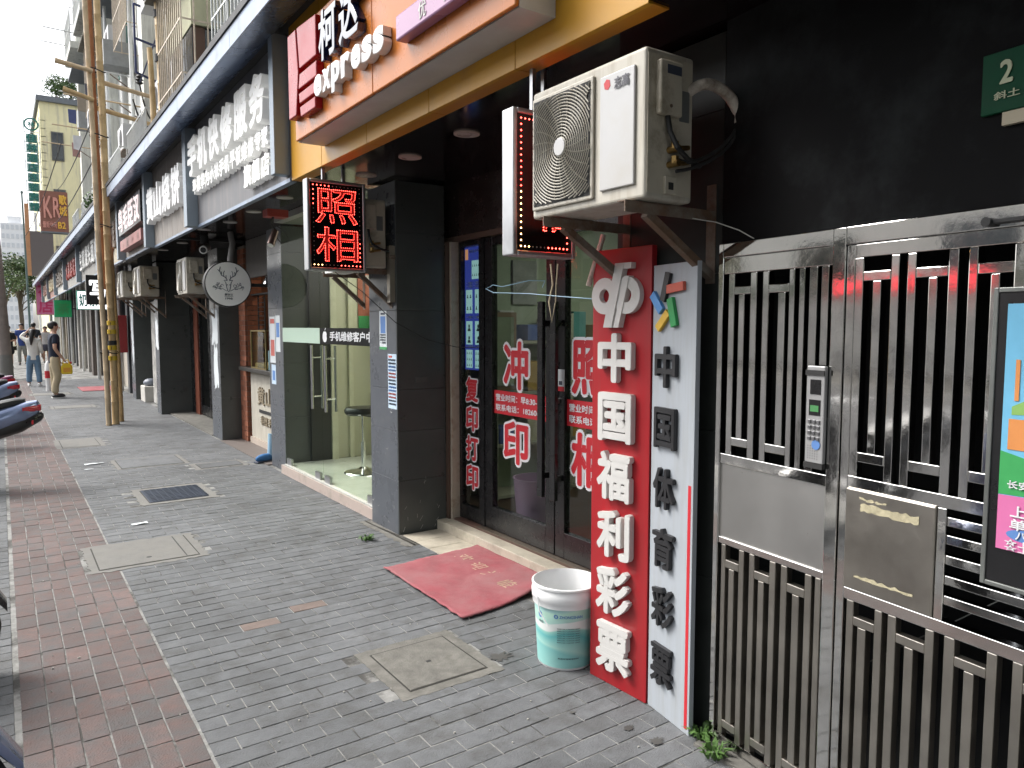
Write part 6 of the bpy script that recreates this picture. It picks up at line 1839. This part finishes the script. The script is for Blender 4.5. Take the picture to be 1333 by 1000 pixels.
# ---------------------------------------------------------------- people
skin_m = mat('skin', (.48, .29, .20), .55, var=.05)
hair_m = mat('black_hair', (.012, .010, .010), .45, var=.3, vs=40, stretch=(1, 1, .2))
def skinned(name, m, parent, nodes, edges, root=0, sub=2):
    me = bpy.data.meshes.new(name)
    me.from_pydata([p for p, r_ in nodes], edges, [])
    me.materials.append(m)
    o = link(name, me, parent)
    md = o.modifiers.new('skin', 'SKIN')
    md.use_smooth_shade = True
    for i, (p, r_) in enumerate(nodes):
        sv = me.skin_vertices[0].data[i]
        sv.radius = r_ if isinstance(r_, tuple) else (r_, r_)
        sv.use_root = (i == root)
    s = o.modifiers.new('sub', 'SUBSURF'); s.levels = sub; s.render_levels = sub
    return o
def person(label, loc, face, H, shirt, trousers, shoes, arms, legs, hair='short', sleeve=.6, skirt=False, lean=0.0, trouser_r=1.0, detail=True):
    """face: rotation about z, 0 looks towards -Y. arms: two lists of (elbow, wrist); legs: two lists of (knee, ankle)."""
    t = thing('person', label, 'person', loc, face, 'people on the pavement')
    k = H / 1.72
    S = lambda p: (p[0] * k, p[1] * k, p[2] * k)
    N, E = [], []
    def nd(p, r_, par=None):
        N.append((S(p), r_ * k if not isinstance(r_, tuple) else tuple(q * k for q in r_)))
        if par is not None:
            E.append((par, len(N) - 1))
        return len(N) - 1
    L = lean
    pel = nd((0, 0, .93), (.11, .075)); wa = nd((0, -L * .3, 1.08), (.10, .075), pel); ch = nd((0, -L * .7, 1.28), (.14, .10), wa); nb_ = nd((0, -L, 1.43), (.09, .075), ch)
    nk = nd((0, -L - .01, 1.50), .052, nb_); hd_ = nd((0, -L - .03, 1.575), (.072, .080), nk); cr = nd((0, -L - .02, 1.645), (.078, .092), hd_); tp = nd((0, -L - .01, 1.70), (.05, .06), cr)
    body_arms = []
    for s, (el, wr) in zip((-1, 1), arms):
        sh_ = nd((s * .165, -L, 1.40), .055, nb_); e_ = nd(el, .042, sh_); w_ = nd(wr, .028, e_)
        d = (Vector(wr) - Vector(el)).normalized()
        pm = nd(tuple(Vector(wr) + d * .07), (.038, .02), w_)
        body_arms.append((el, wr, d, s))
        if detail:
            sd_v = d.cross(Vector((0, 1, .2))).normalized()
            for f in range(4):
                b0 = Vector(wr) + d * .10 + sd_v * (.022 - .0145 * f)
                f1 = nd(tuple(b0), .0095, pm); f2 = nd(tuple(b0 + d * .035 + Vector((0, -.008, 0))), .0085, f1); nd(tuple(b0 + d * (.055 + (.012 if f in (1, 2) else 0)) + Vector((0, -.02, 0))), .007, f2)
            th0 = nd(tuple(Vector(wr) + d * .05 + sd_v * .035), .010, w_); nd(tuple(Vector(wr) + d * .085 + sd_v * .05 + Vector((0, -.012, 0))), .008, th0)
    for s, (kn, an) in zip((-1, 1), legs):
        hp = nd((s * .085, 0, .86), .092, pel); k_ = nd(kn, .06, hp); cf = nd(tuple(Vector(kn).lerp(Vector(an), .35)), .056, k_); a_ = nd(an, .038, cf); nd((an[0], an[1] - .12, max(.03, an[2] - .05)), .03, a_)
    sk_ = skinned('body', skin_m, t, N, E, sub=2)
    # face
    hz = 1.61 * k
    if detail:
        yf_ = -(L + .115) * k
        MB(THING[t.name].inverted()).ell((0, yf_ - .004, 1.585 * k), (.014 * k, .02 * k, .02 * k), 10, 6).build('nose', skin_m, t, smooth=True)
        for s in (-1, 1):
            MB(THING[t.name].inverted()).ell((s * .032 * k, yf_ + .018, 1.615 * k), (.012 * k, .008 * k, .006 * k), 8, 6).build('eye', black, t, smooth=True)
            MB(THING[t.name].inverted()).ell((s * .083 * k, -(L + .015) * k, 1.60 * k), (.010 * k, .022 * k, .032 * k), 8, 6).build('ear', skin_m, t, smooth=True)
        MB(THING[t.name].inverted()).ell((0, yf_ + .012, 1.545 * k), (.022 * k, .008 * k, .006 * k), 8, 6).build('mouth', mat('lips', (.35, .14, .11), .5), t, smooth=True)
    # shirt
    N, E = [], []
    a00 = nd((0, 0, .79 if not skirt else .86), (.172, .130)); a0 = nd((0, 0, .80 if not skirt else .87), (.172, .130), a00); a = nd((0, 0, .88), (.168, .125), a0); b = nd((0, -L * .3, 1.06), (.155, .118), a); c = nd((0, -L * .7, 1.27), (.178, .132), b); d0 = nd((0, -L, 1.41), (.12, .092), c); nd((0, -L - .005, 1.465), (.07, .062), d0)
    for s, (el, wr) in zip((-1, 1), arms):
        sh_ = nd((s * .165, -L, 1.395), .074, d0)
        E1 = Vector((s * .165, -L, 1.395)).lerp(Vector(el), min(1, sleeve / .6) if sleeve < .6 else 1)
        e_ = nd(tuple(E1), .064, sh_)
        if sleeve > .6:
            nd(tuple(Vector(el).lerp(Vector(wr), (sleeve - .6) / .4 * .95)), .046, e_)
    skinned('shirt', shirt, t, N, E, sub=2)
    N, E = [], []
    if skirt:
        a = nd((0, 0, .96), (.16, .12)); b = nd((0, 0, .78), (.20, .16), a); c = nd((0, 0, .52), (.24, .19), b)
        skinned('skirt', trousers, t, N, E, sub=2)
    else:
        a = nd((0, 0, 1.06), (.150, .112)); b = nd((0, .005, .85), (.160, .120), a)
        for s, (kn, an) in zip((-1, 1), legs):
            h_ = nd((s * .09, 0, .74), .100 * (trouser_r * .5 + .5), b); k_ = nd(kn, .078 * trouser_r, h_); nd((an[0], an[1], an[2] + .20), .068 * trouser_r, k_); nd((an[0], an[1], an[2] + .02), .070 * trouser_r, len(N) - 1)
        skinned('trousers', trousers, t, N, E, sub=2)
    TI = THING[t.name].inverted()
    for kn, an in legs:
        MB(TI).ell((an[0] * k, (an[1] - .06) * k, max(.045, an[2] - .03) * k), (.05 * k, .14 * k, .048 * k), 12, 8).build('shoe', shoes, t, smooth=True)
        MB(TI).box((an[0] - .045) * k, (an[1] - .19) * k, max(0, an[2] - .08) * k, (an[0] + .045) * k, (an[1] + .075) * k, max(.018, an[2] - .062) * k).build('sole', mat('white_sole', (.6, .6, .58), .6), t, bevel=.01)
    hb = MB(TI)
    hb.ell((0, (-L + .008) * k, 1.655 * k), (.092 * k, .106 * k, .085 * k), 16, 10)
    if hair == 'long':
        hb.tube([(0, (.07 - L) * k, 1.66 * k), (.01 * k, (.125 - L) * k, 1.58 * k), (.03 * k, (.14 - L) * k, 1.42 * k), (.045 * k, (.145 - L) * k, 1.25 * k)], [.06 * k, .065 * k, .055 * k, .02 * k], 10)
        hb.ell((0, (-L + .03) * k, 1.61 * k), (.095 * k, .085 * k, .095 * k), 14, 8)
    else:
        hb.ell((0, (-L + .035) * k, 1.62 * k), (.090 * k, .075 * k, .065 * k), 14, 8)
    hb.build('hair', hair_m, t, smooth=True)
    return t
navyc = mat('navy_cotton', (.012, .018, .035), .85, var=.15, bump=.2, bs=20)
khaki = mat('khaki_cotton', (.42, .35, .23), .85, var=.1, bump=.25, bs=18)
blouse = mat('white_blouse', (.70, .69, .64), .8, var=.05, bump=.3, bs=14)
jean = mat('blue_denim', (.13, .22, .32), .85, var=.2, vs=9, bump=.25, bs=22)
dshoe = mat('dark_shoe', (.03, .03, .03), .5)
person('person in navy T-shirt and khaki trousers standing with a yellow jug', (.97, 19.4, 0), rad(98), 1.70, navyc, khaki, dshoe,
       [((-.23, .03, 1.12), (-.20, -.12, .90)), ((.22, .02, 1.13), (.20, -.10, .90))], [((-.10, -.03, .48), (-.10, .03, .08)), ((.10, .0, .48), (.11, .0, .08))], sleeve=.42, trouser_r=1.12)
jug = thing('yellow_jug', 'bright yellow plastic jug carried by the person in navy', 'jug', (1.19, 19.3, .52))
jy = mat('yellow_plastic', (.72, .50, .02), .35, var=.06)
mb = MB(); mb.prism([(1.09, .53), (1.29, .53), (1.30, .56), (1.30, .72), (1.25, .78), (1.12, .78), (1.08, .70), (1.08, .56)], 19.22, 19.36); mb.build('body', jy, jug, bevel=.025, seg=3)
MB().tube([(1.12, 19.29, .77), (1.13, 19.29, .84), (1.22, 19.29, .85), (1.25, 19.29, .77)], .014, 8).build('handle', jy, jug, smooth=True); MB().cyl((1.27, 19.29, .76), (1.27, 19.29, .81), .025, n=12).build('cap', redink, jug)
Box('label_print', mat('amber_label', (.65, .30, .03), .5), jug, 1.12, 19.215, .58, 1.26, 19.2195, .68)
person('person in white blouse and flared jeans walking away, hand raised to the head', (.70, 23.6, 0), rad(178), 1.52, blouse, jean, white,
       [((-.20, .05, 1.15), (-.24, -.08, .95)), ((.30, -.10, 1.50), (.13, -.10, 1.66))], [((-.11, .0, .48), (-.13, .05, .08)), ((.11, -.04, .48), (.13, -.06, .08))], hair='long', sleeve=.95, trouser_r=1.2)
person('person in black dress walking this way at the left edge', (.24, 34, 0), 0.1, 1.62, mat('black_cloth', (.014, .014, .016), .9), mat('black_cloth', ()), dshoe,
       [((-.22, -.05, 1.15), (-.08, -.17, 1.12)), ((.22, -.05, 1.15), (.08, -.17, 1.12))], [((-.08, -.03, .48), (-.09, .0, .08)), ((.08, .0, .48), (.09, .06, .08))], skirt=True, detail=False)
person('person in blue polo shirt and grey trousers walking this way', (.72, 37, 0), -.1, 1.72, mat('blue_polo', (.03, .06, .22), .85), mat('grey_trouser', (.25, .26, .24), .85), dshoe,
       [((-.22, .0, 1.13), (-.22, -.06, .88)), ((.22, .0, 1.13), (.22, -.06, .88))], [((-.10, -.06, .48), (-.10, -.04, .08)), ((.10, .03, .48), (.11, .10, .10))], sleeve=.45, detail=False)
person('person in dark T-shirt with a bag walking away behind the white blouse', (1.10, 35.5, 0), rad(175), 1.74, mat('charcoal_cloth', (.03, .035, .045), .9), mat('dark_shorts', (.03, .03, .035), .9), dshoe,
       [((-.23, .02, 1.13), (-.24, -.03, .88)), ((.23, .0, 1.13), (.24, -.06, .90))], [((-.10, -.06, .48), (-.10, .0, .08)), ((.10, .03, .48), (.11, .10, .10))], sleeve=.45, detail=False)
person('person in pale top half hidden beyond the white blouse', (1.62, 38.5, 0), 0.0, 1.60, mat('pale_top', (.5, .48, .46), .9), mat('dark_skirt', (.06, .06, .08), .9), dshoe,
       [((-.2, .02, 1.13), (-.22, -.06, .9)), ((.2, .02, 1.13), (.22, -.06, .9))], [((-.09, 0, .48), (-.09, 0, .08)), ((.09, 0, .48), (.09, .05, .08))], skirt=True, detail=False)
person('distant person in yellow top far down the pavement', (.98, 52, 0), 0.0, 1.70, mat('yellow_top', (.5, .36, .08), .9), mat('grey_trouser', ()), dshoe,
       [((-.2, .02, 1.13), (-.22, -.06, .9)), ((.2, .02, 1.13), (.22, -.06, .9))], [((-.09, 0, .48), (-.09, 0, .08)), ((.09, 0, .48), (.09, .05, .08))], detail=False)
bo = thing('bollard', 'short red and white bollard between the two nearest walkers', 'bollard', (.93, 21.6, 0))
MB().cyl((.93, 21.6, 0), (.93, 21.6, .32), .06, n=14).build('post', white, bo, smooth=True); MB().cyl((.93, 21.6, .32), (.93, 21.6, .50), .072, n=14).build('red_band', redink, bo, smooth=True); MB().lathe([(.07, .501), (.06, .66), (.02, .74), (.001, .75)], 14, (.93, 21.6, 0)).build('cap', white, bo, smooth=True)
bg_ = thing('shoulder_bag', 'black shoulder bag on the person in dark T-shirt', 'bag', (.82, 35.4, .9)); mb = MB(); mb.ell((.84, 35.35, 1.0), (.10, .07, .14)); mb.build('pouch', blackm, bg_, smooth=True); MB().tube([(.84, 35.35, 1.1), (.95, 35.36, 1.38), (1.02, 35.4, 1.46)], .012, 6).build('strap', blackm, bg_)
sh = thing('blue_shoe', 'blue canvas shoe and cuff showing behind the pillar of the phone shop', 'shoe', (2.52, 8.85, 0))
bsh = mat('blue_canvas', (.05, .17, .38), .8, var=.2, vs=20); bcl = mat('pale_blue_denim', (.25, .40, .52), .85, var=.15, vs=15)
TSH = rz(rad(-68), (2.60, 8.80, 0))
MB(TSH).ell((0, -.10, .05), (.048, .13, .05), 14, 8).build('upper', bsh, sh, smooth=True); MB(TSH).box(-.045, -.23, .0, .045, .05, .022).build('sole', dkink, sh, bevel=.01)
MB(TSH).tube([(0, 0, .07), (0, .01, .16), (0, .03, .32)], [.05, .052, .06], 12).build('cuff', bcl, sh, smooth=True)

# ---------------------------------------------------------------- parked scooters (tails towards the pavement)
def scooter(label, x, y, rot, body, accent):
    """local +X is the tail; the tail tip stands at local x = 0"""
    t = thing('parked_scooter', label, 'scooter', (x, y, 0), rot, 'scooters parked at the kerb')
    T = rz(rot, (x, y, 0))
    for wx, nm_ in ((-.66, 'rear_wheel'), (-1.62, 'front_wheel')):
        mb = MB(T @ Matrix.Translation((wx, 0, .225)))
        vs, fs = [], []
        for i in range(25):
            a = 2 * math.pi * i / 24
            for j in range(8):
                b = 2 * math.pi * j / 8
                rr_ = .175 + .05 * math.cos(b)
                vs.append((rr_ * math.cos(a), .045 * math.sin(b), rr_ * math.sin(a)))
        for i in range(24):
            for j in range(8):
                fs.append((i * 8 + j, i * 8 + (j + 1) % 8, i * 8 + 8 + (j + 1) % 8, i * 8 + 8 + j))
        mb.add(vs, fs); w_ = mb.build(nm_, rubber, t, smooth=True)
        mb = MB(T @ Matrix.Translation((wx, 0, .225))); mb.cyl((0, -.04, 0), (0, .04, 0), .05, n=12)
        for k in range(5):
            a = 2 * math.pi * k / 5; mb.bar((.03 * math.cos(a), 0, .03 * math.sin(a)), (.135 * math.cos(a), 0, .135 * math.sin(a)), .03, .03)
        mb.build('rim', alu, w_)
    def loft(name, secs, m):
        n_ = 14; mb = MB(T); vs, fs = [], []
        for (sx_, hy, z0, z1) in secs:
            for k in range(n_):
                a = 2 * math.pi * k / n_
                ca, sa = math.cos(a), math.sin(a)
                vs.append((sx_, hy * math.copysign(abs(ca) ** .7, ca), (z0 + z1) / 2 + (z1 - z0) / 2 * math.copysign(abs(sa) ** .7, sa)))
        for i in range(len(secs) - 1):
            for k in range(n_):
                fs.append((i * n_ + k, i * n_ + (k + 1) % n_, (i + 1) * n_ + (k + 1) % n_, (i + 1) * n_ + k))
        fs += [tuple(range(n_)), tuple((len(secs) - 1) * n_ + k for k in range(n_))]
        mb.add(vs, fs); return mb.build(name, m, t, smooth=True)
    loft('tail_body', [(-.95, .10, .35, .62), (-.70, .16, .42, .74), (-.35, .17, .55, .80), (-.12, .13, .66, .86), (-.02, .06, .72, .87), (.0, .02, .76, .84)], body)
    loft('lower_tail', [(-.75, .13, .36, .55), (-.40, .165, .48, .66), (-.15, .12, .56, .72), (.01, .05, .66, .75), (.03, .02, .69, .73)], black)
    loft('seat', [(-.95, .09, .66, .74), (-.75, .14, .70, .80), (-.40, .14, .77, .86), (-.20, .10, .81, .90), (-.12, .04, .84, .89)], mat('seat_vinyl', (.02, .02, .022), .45))
    loft('tail_lamp', [(-.13, .135, .74, .83), (-.04, .085, .75, .835), (.012, .03, .765, .825)], accent)
    loft('floor_board', [(-1.35, .14, .27, .36), (-.9, .15, .28, .37)], black)
    loft('front_shield', [(-1.62, .05, .45, .80), (-1.50, .17, .36, .98), (-1.36, .15, .34, .95), (-1.30, .06, .5, .9)], body)
    loft('mudguard', [(-1.87, .04, .28, .34), (-1.80, .055, .38, .46), (-1.62, .06, .44, .51), (-1.45, .05, .38, .45)], body)
    mb = MB(T); mb.tube([(-1.62, 0, .25), (-1.47, 0, .6), (-1.34, 0, 1.02)], .03, 8); mb.tube([(-1.24, -.32, 1.04), (-1.33, -.12, 1.02), (-1.33, .12, 1.02), (-1.24, .32, 1.04)], .014, 8); mb.build('handlebar', alu, t, smooth=True)
    for s in (-1, 1):
        MB(T).tube([(-1.3, s * .2, 1.03), (-1.32, s * .26, 1.14), (-1.3, s * .27, 1.2)], .007, 6).build('mirror_stem', blackm, t); MB(T).ell((-1.3, s * .28, 1.23), (.012, .05, .03), 10, 6).build('mirror', blackm, t, smooth=True)
    MB(T).tube([(-.85, .14, .25), (-.65, .15, .28), (-.42, .15, .32)], [.03, .045, .04], 10).build('exhaust', mat('dark_exhaust', (.05, .05, .05), .4, .7), t, smooth=True)
    MB(T).tube([(-.75, -.1, .25), (-.62, -.2, .02)], .012, 6).build('side_stand', blackm, t)
    MB(T).box(-.06, -.13, .64, -.045, -.10, .68).build('reflector', redink, t, bevel=.003)
    return t
silverblue = mat('silver_blue_paint', (.20, .25, .40), .18, .4, var=.05, coat=.7)
tail_red = mat('tail_lamp_red', (.45, .015, .03), .12, coat=.8)
sc1 = scooter('silver-blue scooter tail with red lamp nearest the wide concrete cover', .29, 8.7, rad(-8), silverblue, tail_red)
text('lettering', 'Honua', frame((.03, 7.79, .785), (.98, -.14, .10), (-.1, 0, 1)), .16, .035, letter_w, COL.objects[sc1.name], .02) if False else None
scooter('purple scooter tail, farthest one at the left edge', .14, 13.4, rad(4), mat('purple_paint', (.16, .02, .08), .2, .3, coat=.7), tail_red)
scooter('dark blue scooter tail, middle one at the left edge', .17, 11.9, rad(2), silverblue, tail_red)
scooter('scooter at the left edge showing only its black tyre', -1.90, 4.05, rad(181), mat('black_scooter', (.02, .02, .022), .25, coat=.6), tail_red)
scooter('scooter in the bottom left corner showing only its blue mudguard', -1.87, 2.55, rad(180), silverblue, tail_red)
bpy.data.objects.remove(_fo)
